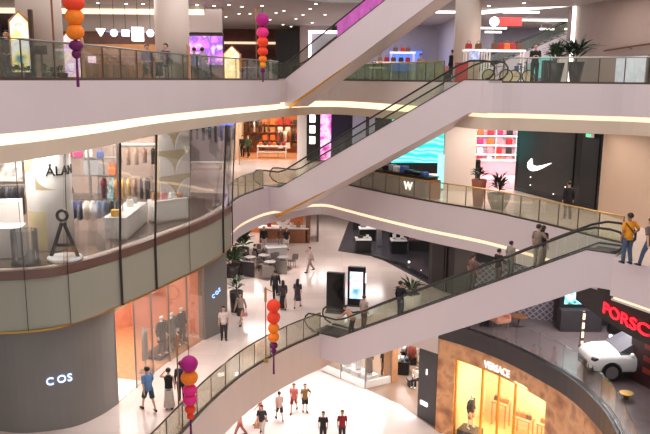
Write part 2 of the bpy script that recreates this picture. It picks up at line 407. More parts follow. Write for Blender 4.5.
# ------------------------------------------------------------------ escalators
DIR = Vector((9.5, -7.4)).normalized(); NRM = Vector((-DIR.y, DIR.x))
if NRM.y < 0: NRM = -NRM
ESC_W = 1.5
def escalator(label, start, z0, run, rise, group, flat0=1.2, flat1=1.9, off0=0.0, gold=(-.5, 4.5), film=None, thick=1.55):
    sx, sy = start[0] + DIR.x * off0, start[1] + DIR.y * off0
    flat0 += off0
    def P(s, w, z): return (sx + DIR.x * s + NRM.x * w, sy + DIR.y * s + NRM.y * w, z)
    def zl(s): return z0 + rise * min(1, max(0, s / run))
    t = thing('escalator', label, 'escalator', (sx, sy, z0), group=group)
    k = thick * sqrt(1 + (rise / run) ** 2)
    sec = [(-flat0, z0 - .1), (0, z0 - .1), (run, z0 + rise - .1), (run + flat1, z0 + rise - .1), (run + flat1, z0 + rise - thick), (run + .35, z0 + rise - thick), (.45, z0 - k + rise * .45 / run), (-flat0 * .8, z0 - thick * .95), (-flat0, z0 - thick * .95)]
    def side(w0, w1, poly):
        mb = MB(); n = len(poly)
        A = [P(s, w0, z) for s, z in poly]; B = [P(s, w1, z) for s, z in poly]
        return mb.add(A + B, [tuple(range(n)), tuple(range(2 * n - 1, n - 1, -1))] + [(i, (i + 1) % n, n + (i + 1) % n, n + i) for i in range(n)])
    side(.04, ESC_W - .04, sec).build('truss', 'fascia_warm', t, world=True)
    for w0 in (0, ESC_W - .1):       # side cladding with its deck
        clad = [(-flat0, z0 + .1), (0, z0 + .12), (run, z0 + rise + .12), (run + flat1, z0 + rise + .12)] + sec[4:]
        side(w0, w0 + .1, clad).build('side_cladding', 'fascia', t, world=True)
        side(w0 - .01, w0 + .13, [(-flat0, z0 + .1), (0, z0 + .12), (run, z0 + rise + .12), (run + flat1, z0 + rise + .12), (run + flat1, z0 + rise + .17), (run, z0 + rise + .17), (0, z0 + .17), (-flat0, z0 + .15)]).build('deck', 'steel_dark', t, world=True)
    # steps
    st = MB(); n = int(rise / .2)
    for i in range(n):
        s0 = run * i / n; s1 = run * (i + 1) / n
        zz = z0 + rise * (i + 1) / n - .06
        side_ = [(s0, z0 + rise * i / n - .12), (s1, z0 + rise * (i + 1) / n - .12), (s1, zz), (s0, zz)]
        A = [P(s, .16, z) for s, z in side_]; B = [P(s, ESC_W - .16, z) for s, z in side_]
        st.add(A + B, [(0, 1, 2, 3), (7, 6, 5, 4), (0, 1, 5, 4), (1, 2, 6, 5), (2, 3, 7, 6), (3, 0, 4, 7)])
    st.build('steps', 'step_metal', t, world=True)
    for a, b, zz in ((-flat0 - .3, 0, z0), (run, run + flat1, z0 + rise)):
        side(.12, ESC_W - .12, [(a, zz - .1), (b, zz - .1), (b, zz + .03), (a, zz + .03)]).build('landing_plate', 'steel_dark', t, world=True)
    # balustrades
    for w in (.05, ESC_W - .05):
        H = .98
        bot = [(-flat0 - .25, z0 + .15), (0, z0 + .15), (run, z0 + rise + .15), (run + flat1 - .2, z0 + rise + .15)]
        N = 14
        for i in range(N):       # glass panels in the sloping part
            s0, s1 = run * i / N + .015, run * (i + 1) / N - .015
            m = 'esc_glass'
            if film and w < .5 and film[0] <= i < film[1]: m = 'purple_film'
            g = side(w - .008, w + .008, [(s0, zl(s0) + .16), (s1, zl(s1) + .16), (s1, zl(s1) + H - .03), (s0, zl(s0) + H - .03)]).build('glass_panel', m, t, world=True)
            if m == 'purple_film': g['label'] = 'purple advertising film on the glass'
        side(w - .008, w + .008, [(-flat0 - .2, z0 + .16), (-.02, z0 + .16), (-.02, z0 + H - .03), (-flat0 - .2, z0 + H - .03), (-flat0 - .55, z0 + .75), (-flat0 - .6, z0 + .5)]).build('newel_glass', 'esc_glass', t, world=True)
        side(w - .008, w + .008, [(run + .02, z0 + rise + .16), (run + flat1 - .2, z0 + rise + .16), (run + flat1 + .1, z0 + rise + .5), (run + flat1 + .05, z0 + rise + .75), (run + flat1 - .3, z0 + rise + H - .03), (run + .02, z0 + rise + H - .03)]).build('newel_glass', 'esc_glass', t, world=True)
        path = [(0.3, .12)]
        pth = [(-flat0 - .1, z0 + .14), (-flat0 - .45, z0 + .26), (-flat0 - .64, z0 + .5), (-flat0 - .6, z0 + .76), (-flat0 - .4, z0 + .94), (-flat0, z0 + H), (-.15, z0 + H), (.3, zl(.3) + H - .02)]
        pth += [(run * q / 6, zl(run * q / 6) + H) for q in range(1, 6)]
        pth += [(run - .3, zl(run - .3) + H - .01), (run + .25, z0 + rise + H), (run + flat1 - .3, z0 + rise + H), (run + flat1 + .05, z0 + rise + .92), (run + flat1 + .22, z0 + rise + .72), (run + flat1 + .22, z0 + rise + .45), (run + flat1 + .05, z0 + rise + .24), (run + flat1 - .2, z0 + rise + .15)]
        MB().loft([P(s, w, z) for s, z in pth], (.045, .035), 8, ref=(NRM.x, NRM.y, 0)).build('handrail', 'handrail', t, world=True)
    if gold:
        a, b = gold
        q = lambda s: z0 - k + rise * s / run
        side(-.02, .05, [(a, q(a) - .02), (b, q(b) - .02), (b, q(b) + .03), (a, q(a) + .17)]).build('soffit_glint', 'gold', t, world=True)  # gold strip paints the lit, reflecting underside of the truss
    t['P'] = 0; del t['P']
    return dict(P=P, zl=zl, run=run, obj=t)
eg = 'parallel escalators across the atrium'
ESC1 = escalator('topmost escalator with purple film on its glass, rising from the upper balcony', (-2.35, 42.3), 18, 10.2, 6, eg, gold=(.3, 4.6), film=(5, 14), thick=1.5)
ESC2 = escalator('middle escalator with plain glass, linking the clothes shop level with the upper balcony', (-3.4, 40.6), 12, 11.1, 6, eg, gold=(-.3, 3.2), flat0=.35, flat1=1.2, off0=1.1, thick=1.32)
ESC3 = escalator('lowest escalator carrying several riders up to the orange shirt man', (-0.15, 32.9), 6, 11.2, 6, eg, gold=None, flat0=.4, flat1=1.05, off0=1.0, thick=1.2)
def on_esc(e, px, w=.75):
    best = min((abs(proj(*e['P'](s / 50, w, e['zl'](s / 50) + .5))[0] - px), s / 50) for s in range(0, int(e['run'] * 50)))
    s = best[1]
    n = int(6 / .2); i = int(s / e['run'] * n)
    z = e['zl'](0) + 6 * (i + 1) / n - .06
    return e['P'](s, w, z)
# ------------------------------------------------------------------ people
mat('skin', (214, 164, 136), .55, noise=.06); mat('skin_dark', (168, 118, 92), .55, noise=.06)
mat('hair_black', (24, 20, 20), .5, noise=.2, scale=20); mat('hair_brown', (66, 44, 34), .5, noise=.2, scale=20)
mat('shoe_dark', (28, 26, 28), .5, noise=.1); mat('shoe_white', (232, 228, 226), .5, noise=.05)
mat('mannequin_white', (236, 232, 228), .35, noise=.03)
CLOTH = {}
def cloth(c):
    k = 'cloth_%d_%d_%d' % c
    return mat(k, c, .8, noise=.14, scale=7)
def skin_chain(pts, edges, name, m, loc, rz, parent=None):
    me = bpy.data.meshes.new(name)
    me.from_pydata([p[0] for p in pts], edges, [])
    me.materials.append(MATS[m])
    o = bpy.data.objects.new(name, me); COL.objects.link(o)
    o.location = loc; o.rotation_euler = (0, 0, rz)
    sk = o.modifiers.new('skin', 'SKIN'); sk.use_smooth_shade = True
    lay = me.skin_vertices[0].data
    for i, p in enumerate(pts):
        r = p[1]; lay[i].radius = r if isinstance(r, tuple) else (r, r)
        lay[i].use_root = (i == 0)
    ss = o.modifiers.new('round', 'SUBSURF'); ss.levels = 1; ss.render_levels = 1
    return o
def lerp(a, b, t): return tuple(x + (y - x) * t for x, y in zip(a, b))
def person(loc, face=0, H=1.68, shirt=(60, 60, 66), legs='trousers', lcol=(40, 40, 48), hair='hair_black', long_hair=False, pose='stand',
           label='person', skin='skin', shoe='shoe_dark', arms='down', sleeves='short', group=None, phase=1, lean=0.0, mannequin=False, top='shirt', wide=1.0, hat=None, cat=None):
    """face: heading in degrees, 0 = walking away along +Y, 90 = towards -X, 180 = towards the viewpoint."""
    k = H / 1.75
    S = lambda p: (p[0] * k * (wide if abs(p[0]) < .3 else 1), p[1] * k, p[2] * k)
    # joints; the figure looks along -y
    if pose == 'sit':
        pel = (0, .02, .52); dz = -.43
    elif pose == 'bend':
        pel = (0, .1, .93); dz = 0
    else:
        pel = (0, 0, .95); dz = 0
    up = lambda y, z: (0, y, z)
    ln = lean + (.75 if pose == 'bend' else (.08 if pose == 'walk' else 0))
    def tor(x, h, y=0):      # a point of the upper body, tipped forward by ln about the pelvis
        return (x, pel[1] - sin(ln) * h + y * cos(ln), pel[2] + cos(ln) * h + y * sin(ln))
    sw = .30 if pose == 'walk' else .03
    hip, knee, ank, toe = {}, {}, {}, {}
    for sgn in (-1, 1):
        hip[sgn] = (sgn * .09, pel[1], pel[2] - .05)
        if pose == 'sit':
            knee[sgn] = (sgn * .11, -.40, .5); ank[sgn] = (sgn * .1, -.38, .08)
        else:
            f = sgn * phase * sw
            knee[sgn] = (sgn * .1, pel[1] * .5 - f * .55 - (.04 if f < 0 else .02), .5)
            ank[sgn] = (sgn * .1, -f * 1.0 + (.06 if f < 0 else 0), .09 + (.06 if f < -.1 else 0))
        toe[sgn] = (ank[sgn][0] + sgn * .02, ank[sgn][1] - .15, max(.035, ank[sgn][2] - .055))
    pts = [(pel, (.13, .1)), (tor(0, .15), (.115, .09)), (tor(0, .33), (.135, .1)), (tor(0, .46), (.075, .065)), (tor(0, .545), .05), (tor(0, .61, -.02), .07),
           (tor(0, .68, -.02), (.082, .095)), (tor(0, .755, -.01), .06), (tor(0, .665, -.125), .016), (tor(.088, .67, 0), .02), (tor(-.088, .67, 0), .02)]
    edges = [(0, 1), (1, 2), (2, 3), (3, 4), (4, 5), (5, 6), (6, 7), (6, 8), (6, 9), (6, 10)]
    arm = {}
    for sgn in (-1, 1):
        sh = tor(sgn * .175, .445)
        a = arms if isinstance(arms, str) else arms[0 if sgn < 0 else 1]
        f = -sgn * phase * (.18 if pose == 'walk' else 0)
        if a == 'down': el = (sh[0] + sgn * .05, sh[1] + .03 - f * .5, sh[2] - .28); wr = (el[0] + sgn * .01, el[1] - .07 - f * .7, el[2] - .24)
        elif a == 'front': el = (sh[0] + sgn * .04, sh[1] - .06, sh[2] - .27); wr = (sh[0] * .5, sh[1] - .28, el[2] + .06)
        elif a == 'rail': el = (sh[0] + sgn * .16, sh[1] - .08, sh[2] - .2); wr = (el[0] + sgn * .17, el[1] - .16, el[2] - .06)
        elif a == 'up': el = (sh[0] + sgn * .16, sh[1] - .1, sh[2] - .06); wr = (sh[0] * .7, sh[1] - .14, sh[2] + .17)
        elif a == 'hip': el = (sh[0] + sgn * .17, sh[1] + .06, sh[2] - .22); wr = (sh[0] + sgn * .06, sh[1] - .10, sh[2] - .36)
        elif a == 'lap': el = (sh[0] + sgn * .05, sh[1] - .05, sh[2] - .27); wr = (sgn * .08, sh[1] - .26, sh[2] - .36)
        elif a == 'reach': el = (sh[0] + sgn * .02, sh[1] - .2, sh[2] - .2); wr = (sh[0], el[1] - .2, el[2] - .12)
        n = len(pts)
        d = Vector(wr) - Vector(el); d.normalize(); side = Vector((sgn, 0, 0))
        side = (side - d * side.dot(d)); side = side.normalized() if side.length > .1 else Vector((0, -1, 0)); fw = Vector((0, -1, 0)); fw = (fw - d * fw.dot(d)); fw = fw.normalized() if fw.length > .1 else Vector((0, 0, 1))
        W = Vector(wr); palm = W + d * .07
        pts += [(sh, .055), (el, .042), (wr, .028), (tuple(palm), (.03, .022))]
        edges += [(2, n), (n, n + 1), (n + 1, n + 2), (n + 2, n + 3)]
        for j, (o_, ln_) in enumerate(((-.026, .06), (-.009, .072), (.009, .068), (.025, .052))):
            b = palm + fw * o_ + d * .022; e = b + d * ln_ * .7 - side * .012
            pts += [(tuple(b), .010), (tuple(e), .008)]; m_ = len(pts)
            edges += [(n + 3, m_ - 2), (m_ - 2, m_ - 1)]
        th = W + d * .035 + fw * .045; pts.append((tuple(th), .011)); edges.append((n + 2, len(pts) - 1))
        arm[sgn] = (sh, el, wr)
    for sgn in (-1, 1):
        n = len(pts)
        pts += [(hip[sgn], .085), (knee[sgn], .056), (ank[sgn], .038), (toe[sgn], .03)]
        edges += [(0, n), (n, n + 1), (n + 1, n + 2), (n + 2, n + 3)]
    P = [(S(p), tuple(v * k for v in r) if isinstance(r, tuple) else r * k) for p, r in pts]
    rz = R(face) + pi
    body = skin_chain(P, edges, 'mannequin' if mannequin else 'person', 'mannequin_white' if mannequin else skin, loc, rz)
    WORLD[body.name] = tuple(loc)
    tag(body, label, cat or ('mannequin' if mannequin else 'person'), group)
    L = lambda q: [S(p) for p in q]
    # upper garment
    mb = MB()
    sx = .012
    hem = -.11 if top != 'coat' else -.35
    tr = [(hem, .168 + (.03 if top == 'coat' else 0), .14), (.06, .155, .125), (.2, .155, .12), (.34, .178, .125), (.43, .185, .105), (.475, .10, .085), (.5, .068, .066)]
    mb.loft([S(tor(0, h)) for h, a, b in tr], [(a * k * wide, b * k) for h, a, b in tr], 14, ref=(0, 1, 0))
    for sgn in (-1, 1):
        sh, el, wr = arm[sgn]
        s0 = (sh[0] - sgn * .05, sh[1], sh[2] + .005)
        if sleeves == 'long': q = [s0, sh, el, lerp(el, wr, .95)]; rr = [.07, .07, .056, .042]
        elif sleeves == 'short': q = [s0, sh, lerp(sh, el, .55), lerp(sh, el, .8)]; rr = [.07, .07, .062, .064]
        else: continue
        mb.loft(L(q), [r * k for r in rr], 10, ref=(.3, 1, 0))
    if not (top == 'none'):
        mb.build({'shirt': 'shirt', 'coat': 'coat', 'dress': 'dress'}.get(top, 'shirt'), cloth(shirt), body, smooth=True)
    # lower garment
    mb = MB()
    if legs in ('trousers', 'shorts'):
        mb.loft([S((0, pel[1], pel[2] + .08)), S(pel), S((0, pel[1], pel[2] - .1))], [(.138 * k * wide, .106 * k), (.15 * k * wide, .12 * k), (.145 * k * wide, .12 * k)], 12)
        for sgn in (-1, 1):
            h, kn, an = hip[sgn], knee[sgn], ank[sgn]
            if legs == 'trousers': q = [h, lerp(h, kn, .5), kn, lerp(kn, an, .6), lerp(kn, an, .97)]; rr = [.1, .092, .075, .066, .064]
            else: q = [h, lerp(h, kn, .5), lerp(h, kn, .92)]; rr = [.1, .098, .095]
            mb.loft(L(q), [r * k for r in rr], 10)
        mb.build(legs, cloth(lcol), body, smooth=True)
    elif legs in ('skirt', 'long_skirt'):
        ze = .48 if legs == 'skirt' else .12
        if pose == 'sit':
            mb.loft(L([(0, .1, pel[2] + .08), (0, -.1, pel[2] + .02), (0, -.42, pel[2] - .02)]), [(.14 * k, .12 * k), (.19 * k, .1 * k), (.2 * k, .09 * k)], 12, ref=(1, 0, 0))
        else:
            mb.loft(L([(0, pel[1], pel[2] + .1), (0, pel[1], pel[2] - .05), (0, pel[1] * .6, (pel[2] + ze) / 2), (0, 0, ze)]), [(.13 * k, .1 * k), (.165 * k, .135 * k), (.19 * k, .16 * k), (.23 * k, .2 * k)], 14)
        mb.build('skirt', cloth(lcol), body, smooth=True)
    if not mannequin:
        for sgn in (-1, 1):      # shoes
            a, t_ = ank[sgn], toe[sgn]
            MB().loft(L([(a[0], a[1] + .07, a[2] - .045), (a[0], a[1] + .03, a[2] - .03), lerp(a, t_, .6)[:2] + (t_[2] + .015,), (t_[0], t_[1] - .05, t_[2] - .0)]), [(.03 * k, .03 * k), (.048 * k, .05 * k), (.05 * k, .042 * k), (.03 * k, .025 * k)], 10, ref=(0, 0, 1)).build('shoe', shoe, body, smooth=True)
        # hair: a cap over crown and nape
        mb = MB(); c = tor(0, .70, .012); nu, nv = 16, 10
        vs, fs = [], []
        for i in range(nv + 1):
            for j in range(nu):
                th_, ph = pi * i / nv, 2 * pi * j / nu
                x, y, z = .102 * sin(th_) * cos(ph), .118 * sin(th_) * sin(ph), .105 * cos(th_)
                vs.append(S((c[0] + x, c[1] + y * cos(ln) - z * sin(ln), c[2] + z * cos(ln) + y * sin(ln))))
        for i in range(nv):
            for j in range(nu):
                ph = 2 * pi * (j + .5) / nu; yy = sin(ph)
                lim = .72 if yy > .25 else (.52 if yy > -.35 else .34)
                if (i + .5) / nv < lim: fs.append((i * nu + j, i * nu + (j + 1) % nu, (i + 1) * nu + (j + 1) % nu, (i + 1) * nu + j))
        mb.add(vs, fs)
        if long_hair:
            mb.loft([S(tor(0, .72, .06)), S(tor(0, .6, .085)), S(tor(0, .45, .1)), S(tor(0, .34, .1))], [(.09 * k, .05 * k), (.1 * k, .05 * k), (.09 * k, .035 * k), (.06 * k, .02 * k)], 10)
        mb.build('hair', hair, body, smooth=True)
        if 90 < face < 270:
            for sgn in (-1, 1):
                MB().ball(S(tor(sgn * .034, .685, -.108)), .011 * k, 8, 6).build('eye', 'hair_black', body)
            MB().ball(S(tor(0, .615, -.095)), .02 * k, 8, 6, (1, .4, .35)).build('mouth', 'coral', body)
    return body
def handbag(p, w=.26, h=.22, d=.1, m='charcoal', label='', rz=0, group=None, name='handbag', handle=True):
    t = thing(name, label, 'bag', p, rz, group)
    MB().rings([[(-w / 2 * s, -d / 2 * s, z), (w / 2 * s, -d / 2 * s, z), (w / 2 * s, d / 2 * s, z), (-w / 2 * s, d / 2 * s, z)] for s, z in ((.9, 0), (1, .03), (.96, h * .7), (.8, h))]).build('body', m, t, bevel=.01)
    if handle:
        MB().loft([(-w * .25, 0, h), (-w * .22, 0, h + .1), (0, 0, h + .14), (w * .22, 0, h + .1), (w * .25, 0, h)], .012, 6).build('handle', m, t)
    return t
mat('bag_pink', (216, 150, 152), .5); mat('bag_tan', (178, 128, 84), .5); mat('bag_red', (176, 40, 44), .45); mat('bag_orange', (224, 112, 40), .45)
mat('bag_white', (228, 224, 218), .5); mat('bag_magenta', (186, 44, 106), .45); mat('bag_yellow', (232, 176, 40), .45); mat('bag_grey', (150, 148, 150), .5); mat('bag_blue', (70, 100, 168), .5); mat('bag_brown', (110, 70, 50), .5)
def at_hand(b, sgn, dz=0.0):
    """a point just below one hand of a standing figure"""
    k = .96; rz = b.rotation_euler[2]; x, y = sgn * .26, -.06
    return (b.location[0] + x * cos(rz) - y * sin(rz), b.location[1] + x * sin(rz) + y * cos(rz), b.location[2] + .45 + dz)
def F(px, py, z):
    a = G(px, py, z); return (a[0], a[1], z)
# --- lower level, on the pale marble
person(F(149, 411, 6), 40, 1.74, (104, 146, 196), 'shorts', (44, 78, 88), pose='walk', label='man in light blue shirt and teal shorts walking beside the grey shop wall', phase=1)
w1 = person(F(169.5, 409, 6), 10, 1.64, (30, 28, 30), 'long_skirt', (206, 196, 184), hair='hair_black', long_hair=False, pose='stand', sleeves='none', arms=('down', 'up'), label='woman in black vest and long pale skirt with one arm raised')
person(F(182, 404, 6), 10, 1.72, (44, 56, 78), 'trousers', (34, 36, 46), pose='walk', sleeves='long', label='person in dark navy clothes half hidden behind the magenta and orange lantern')
b = person(F(241, 324, 6), 165, 1.66, (178, 158, 146), 'skirt', (84, 70, 66), long_hair=True, pose='walk', sleeves='long', label='woman in beige top and dark skirt carrying a pink bag across the pale floor')
handbag(at_hand(b, 1), .24, .2, .1, 'bag_pink', 'pink handbag hanging from the hand of the woman in beige')
person(F(224, 340, 6), 190, 1.66, (224, 208, 204), 'trousers', (54, 46, 50), pose='stand', label='person in pale pink top standing beside the grey shop panel with the small sign')
person(F(275.5, 301, 6), 0, 1.78, (30, 30, 36), 'trousers', (24, 24, 30), pose='walk', sleeves='long', label='tall man in black walking away, above the orange lantern')
b = person(F(283, 309.5, 6), 10, 1.62, (72, 60, 66), 'long_skirt', (40, 36, 42), long_hair=True, pose='walk', sleeves='long', label='woman in dark long skirt, middle of three walkers above the orange lantern')
handbag(at_hand(b, 1, .05), .22, .24, .1, 'bag_white', 'white shoulder bag beside the woman in the dark long skirt')
person(F(297.5, 308, 6), -10, 1.62, (66, 62, 72), 'skirt', (70, 66, 76), long_hair=True, pose='walk', label='woman in short grey dress, rightmost of the three walkers above the orange lantern', phase=-1)
person(F(310, 272, 6), 120, 1.66, (190, 168, 158), 'trousers', (160, 132, 122), pose='walk', arms=('up', 'down'), sleeves='long', label='person in pale clothes with raised arm, alone on the marble near the cafe', hair='hair_brown')
person(F(264, 250, 6), 180, 1.74, (34, 30, 36), 'trousers', (196, 186, 186), pose='stand', sleeves='long', label='person in black jacket and pale trousers standing behind the cafe tables')
person(F(280.5, 250, 6), 170, 1.72, (124, 80, 70), 'trousers', (120, 84, 76), pose='stand', sleeves='long', label='person in reddish brown clothes standing at the wooden cafe counter')
person(F(286.5, 250, 6), 200, 1.64, (36, 34, 40), 'shorts', (226, 218, 216), pose='stand', label='woman in black top and white shorts beside the wooden cafe counter', long_hair=True)
# --- ground level, on the white marble
b = person(F(262, 436, 0), 175, 1.74, (40, 36, 40), 'trousers', (196, 178, 166), pose='walk', label='man in black shirt and pale trousers walking out below the curved upstand')
handbag(at_hand(b, -1), .28, .3, .12, 'bag_tan', 'tan shopping bag hanging beside the man in black shirt', name='shopping_bag')
person(F(279.5, 420.5, 0), 20, 1.66, (222, 186, 174), 'shorts', (44, 38, 42), pose='walk', label='person in pale pink shirt and black shorts, left of the couple in shorts', skin='skin')
person(F(294, 412, 0), 170, 1.7, (214, 116, 108), 'shorts', (150, 48, 54), pose='walk', label='man in salmon pink shirt and dark red shorts', phase=-1)
person(F(305, 412, 0), 190, 1.66, (148, 112, 62), 'shorts', (36, 34, 34), pose='stand', arms=('down', 'hip'), label='woman in olive brown top and black shorts beside the man in salmon pink')
person(F(323, 443, 0), 175, 1.72, (34, 32, 36), 'trousers', (44, 40, 46), pose='stand', label='person in black shirt with grey print, beside the person in dark red')
person(F(342, 442, 0), 185, 1.74, (142, 28, 42), 'trousers', (48, 42, 46), pose='stand', label='man in dark red shirt at the bottom edge of the white floor')
person(F(261, 424, 0), 100, 1.6, (206, 128, 120), 'trousers', (190, 120, 112), pose='walk', label='person in pink partly hidden by the curved upstand behind the black shirt man', hair='hair_brown')
person(F(240, 437, 0), 100, 1.62, (204, 132, 120), 'trousers', (160, 92, 88), pose='walk', label='person in salmon clothes nearly hidden below the upstand edge')
# --- middle level
person(F(248.5, 157.5, 12), 160, 1.76, (62, 96, 56), 'trousers', (38, 36, 36), pose='walk', sleeves='long', label='man in green jacket walking past the orange lit shop')
person(F(242.5, 157, 12), 170, 1.72, (48, 44, 42), 'trousers', (36, 32, 34), pose='stand', sleeves='long', label='person in dark clothes just left of the green jacket man')
person(F(567, 219, 12), 0, 1.74, (22, 20, 26), 'trousers', (24, 22, 28), pose='stand', sleeves='long', label='person in black with hooded coat in front of the black sports shop wall', top='coat')
b = person(F(626, 264, 12.03), 10, 1.78, (240, 156, 30), 'trousers', (74, 92, 118), pose='stand', sleeves='short', label='man in bright orange shirt standing at the top landing of the lowest escalator', hair='hair_black', skin='skin_dark', arms=('hip', 'down'))
t = thing('crossbody_strap', 'black bag strap across the back of the orange shirt', 'strap', (b.location[0], b.location[1], 12.03))
S0 = MB(); S0.loft([(-.17, .0, 1.47), (-.15, -.12, 1.42), (0, -.15, 1.25), (.12, -.14, 1.1), (.18, -.03, 1.0)], .018, 6); S0.build('strap', 'black', t)
t.location = (b.location[0], b.location[1], 12.03)
person(F(648, 268, 12.03), 20, 1.7, (112, 98, 98), 'trousers', (70, 86, 112), pose='walk', label='woman in grey top and jeans at the right edge beside the orange shirt man', long_hair=True, sleeves='short')
# --- riders on the lowest escalator
rg = 'escalator riders'
def rider(px, w=.75, **kw):
    p = on_esc(ESC3, px, w); return person(p, -52, **kw)
rider(400, H=1.76, shirt=(26, 26, 34), lcol=(70, 78, 92), pose='stand', sleeves='long', arms=('rail', 'down'), label='man in black jacket riding the escalator alone with a hand on the rail', wide=1.1)
person(on_esc(ESC3, 351, .6), 60, 1.66, (206, 156, 130), 'trousers', (40, 36, 40), pose='bend', arms='reach', sleeves='short', label='person in beige top bending forward at the foot of the lowest escalator')
person(on_esc(ESC3, 364, 1.0), -40, 1.62, (196, 176, 164), 'trousers', (118, 92, 84), pose='stand', label='person in pale grey top just above the bending rider', hair='hair_brown')
rider(472, w=1.1, H=1.66, shirt=(124, 92, 84), lcol=(96, 84, 84), pose='stand', label='rider in dull brown top halfway up the lowest escalator', hair='hair_brown')
rider(498, w=.9, H=1.5, shirt=(30, 28, 34), lcol=(120, 100, 92), pose='stand', label='child in black shirt riding up, below the child in grey')
rider(510, w=.8, H=1.52, shirt=(150, 146, 138), lcol=(120, 118, 112), pose='stand', label='child in grey shirt riding up, below the couple on the escalator')
rider(537, w=.55, H=1.8, shirt=(142, 122, 110), lcol=(188, 168, 150), pose='stand', arms=('rail', 'down'), label='man in taupe shirt with a hand on the rail near the escalator top')
rider(542, w=1.1, H=1.66, shirt=(34, 28, 32), lcol=(150, 126, 112), pose='stand', long_hair=True, label='woman in black with long hair beside the taupe shirt man on the escalator')
# ------------------------------------------------------------------ clothes shop on the middle level
INS = off(E2a, .5)
mat('shop_floor', (104, 88, 80), .22, noise=.12, scale=1.2)
struct('floor_shop', MB().prism(INS + [(-5.2, 38.2), (-20, 41), (-26, 30)], 12.0, 12.02), 'shop_floor')
mat('shop_back', (206, 184, 172), .6, noise=.08)
struct('wall_shop_back', MB().strip([(-24, 36.5), (-11.2, 37.6), (-8.6, 39.5)], 12, 15.95, .2), 'shop_back')
def hang_dir(): pass
# curved glazing: leaning panes between dark mullions
GL = off(E2a, .12)
cuts = [0, 6, 12, 18, 21, 24, 28, 31]
def near(px):      # index on E2a whose floor point projects next to px
    return min(range(len(E2a)), key=lambda i: abs(proj(E2a[i][0], E2a[i][1], 12)[0] - px) + (50 if E2a[i][1] > 34 and px < 200 else 0))
cuts = [0, near(20), near(70), near(118), near(150), near(185), near(219), len(E2a) - 1]
gw = thing('shop_glazing', 'tall curved shop window of the clothes shop with dark mullions', 'shop window', (GL[cuts[3]][0], GL[cuts[3]][1], 12))
for a, b in zip(cuts, cuts[1:]):
    MB().strip(GL[a:b + 1], 12.03, 16.0, .03, lean=-.4).build('glass_pane', 'shop_glass', gw, world=True)
mat('mullion', (62, 50, 44), .35, .4, noise=.05)
for c, w_ in ((cuts[1], .012), (cuts[2], .012), (cuts[3], .045), (cuts[4], .045), (cuts[5], .012), (cuts[6], .045), (cuts[7], .03)):
    p = E2a[c]; q = off(GL, -.4)[c]; o_ = off(E2a, -.06)[c]
    MB().loft([(o_[0], o_[1], 10.0), (o_[0], o_[1], 12.0), (q[0], q[1], 16.02)], w_, 6).build('mullion', 'mullion', gw, world=True)
# round column with the shop name
cx, cy = G(53, 247, 12); cR = .78
ta = Vector((-cx, -cy)).normalized(); ra = Vector((-ta.y, ta.x))
if ra.x < 0: ra = -ra
def oncol(a, z, r): return (cx + r * (ta.x * cos(a) + ra.x * sin(a)), cy + r * (ta.y * cos(a) + ra.y * sin(a)), z)
col_t = thing('sign_column', 'round white column bearing the shop name and pale beige shapes', 'column', (cx, cy, 12.02))
MB().lathe((cx, cy, 12.02), [(cR, 0), (cR, 3.93)], 40).build('shaft', 'white', col_t, smooth=True, world=True)
mat('sign_beige', (204, 188, 152), .5, noise=.04)
def colpatch(fn, n=12):      # shape on the column: fn(t) -> (angle, z low, z high)
    mb = MB(); rs = []
    for i in range(n + 1):
        a, z0, z1 = fn(i / n)
        rs.append([oncol(a, z0, cR + .004), oncol(a, z1, cR + .004), oncol(a, z1, cR - .02), oncol(a, z0, cR - .02)])
    return mb.rings(rs)
colpatch(lambda t: (-1.35 + t * 1.15, 12.05, 13.45)).build('painted_shape', 'sign_beige', col_t, world=True)
colpatch(lambda t: (-.62 + t * .9, 14.22, 14.22 + .62 * (1 - sqrt(max(0, 1 - (1 - t) ** 2)) + .02))).build('painted_shape', 'sign_beige', col_t, world=True)
colpatch(lambda t: (-1.4 + t * .75, 14.75 + .4 * t * t, 15.5)).build('painted_shape', 'sign_beige', col_t, world=True)
vs, fs = text_mb('ÅLAND', .46, .015)
mb = MB(); mb.add([oncol(-.12 + v[0] / cR, 14.72 + v[1], cR + .012 + v[2]) for v in vs], fs)
mb.build('lettering', 'black', col_t, world=True)['label'] = 'black raised shop name'
# free-standing letter on a round white base
ax_, ay_ = G(65, 260, 12)
A = thing('letter_sculpture', 'black letter sculpture with a ring on top on a round white base', 'sculpture', (ax_, ay_, 12.02))
MB().lathe((0, 0, 0), [(.56, 0), (.58, .03), (.58, .09), (.55, .12)], 32).build('base', 'white_gloss', A, smooth=True)
MB().loft([(-.46, 0, .1), (-.03, 0, 1.28)], (.065, .06), 4).build('letter_stroke', 'black', A)
MB().loft([(.46, 0, .1), (.03, 0, 1.28)], (.065, .06), 4).build('letter_stroke', 'black', A)
MB().box((0, 0, .5), (.58, .1, .09)).build('crossbar', 'black', A)
ring = []
for k in range(20):
    a = 2 * pi * k / 20; c_, s_ = cos(a), sin(a)
    ring.append([(c_ * (.17 + q), w_, 1.52 + s_ * (.17 + q)) for q, w_ in ((-.045, -.04), (.045, -.04), (.045, .04), (-.045, .04))])
MB().rings(ring, closed_path=True).build('ring', 'black', A)
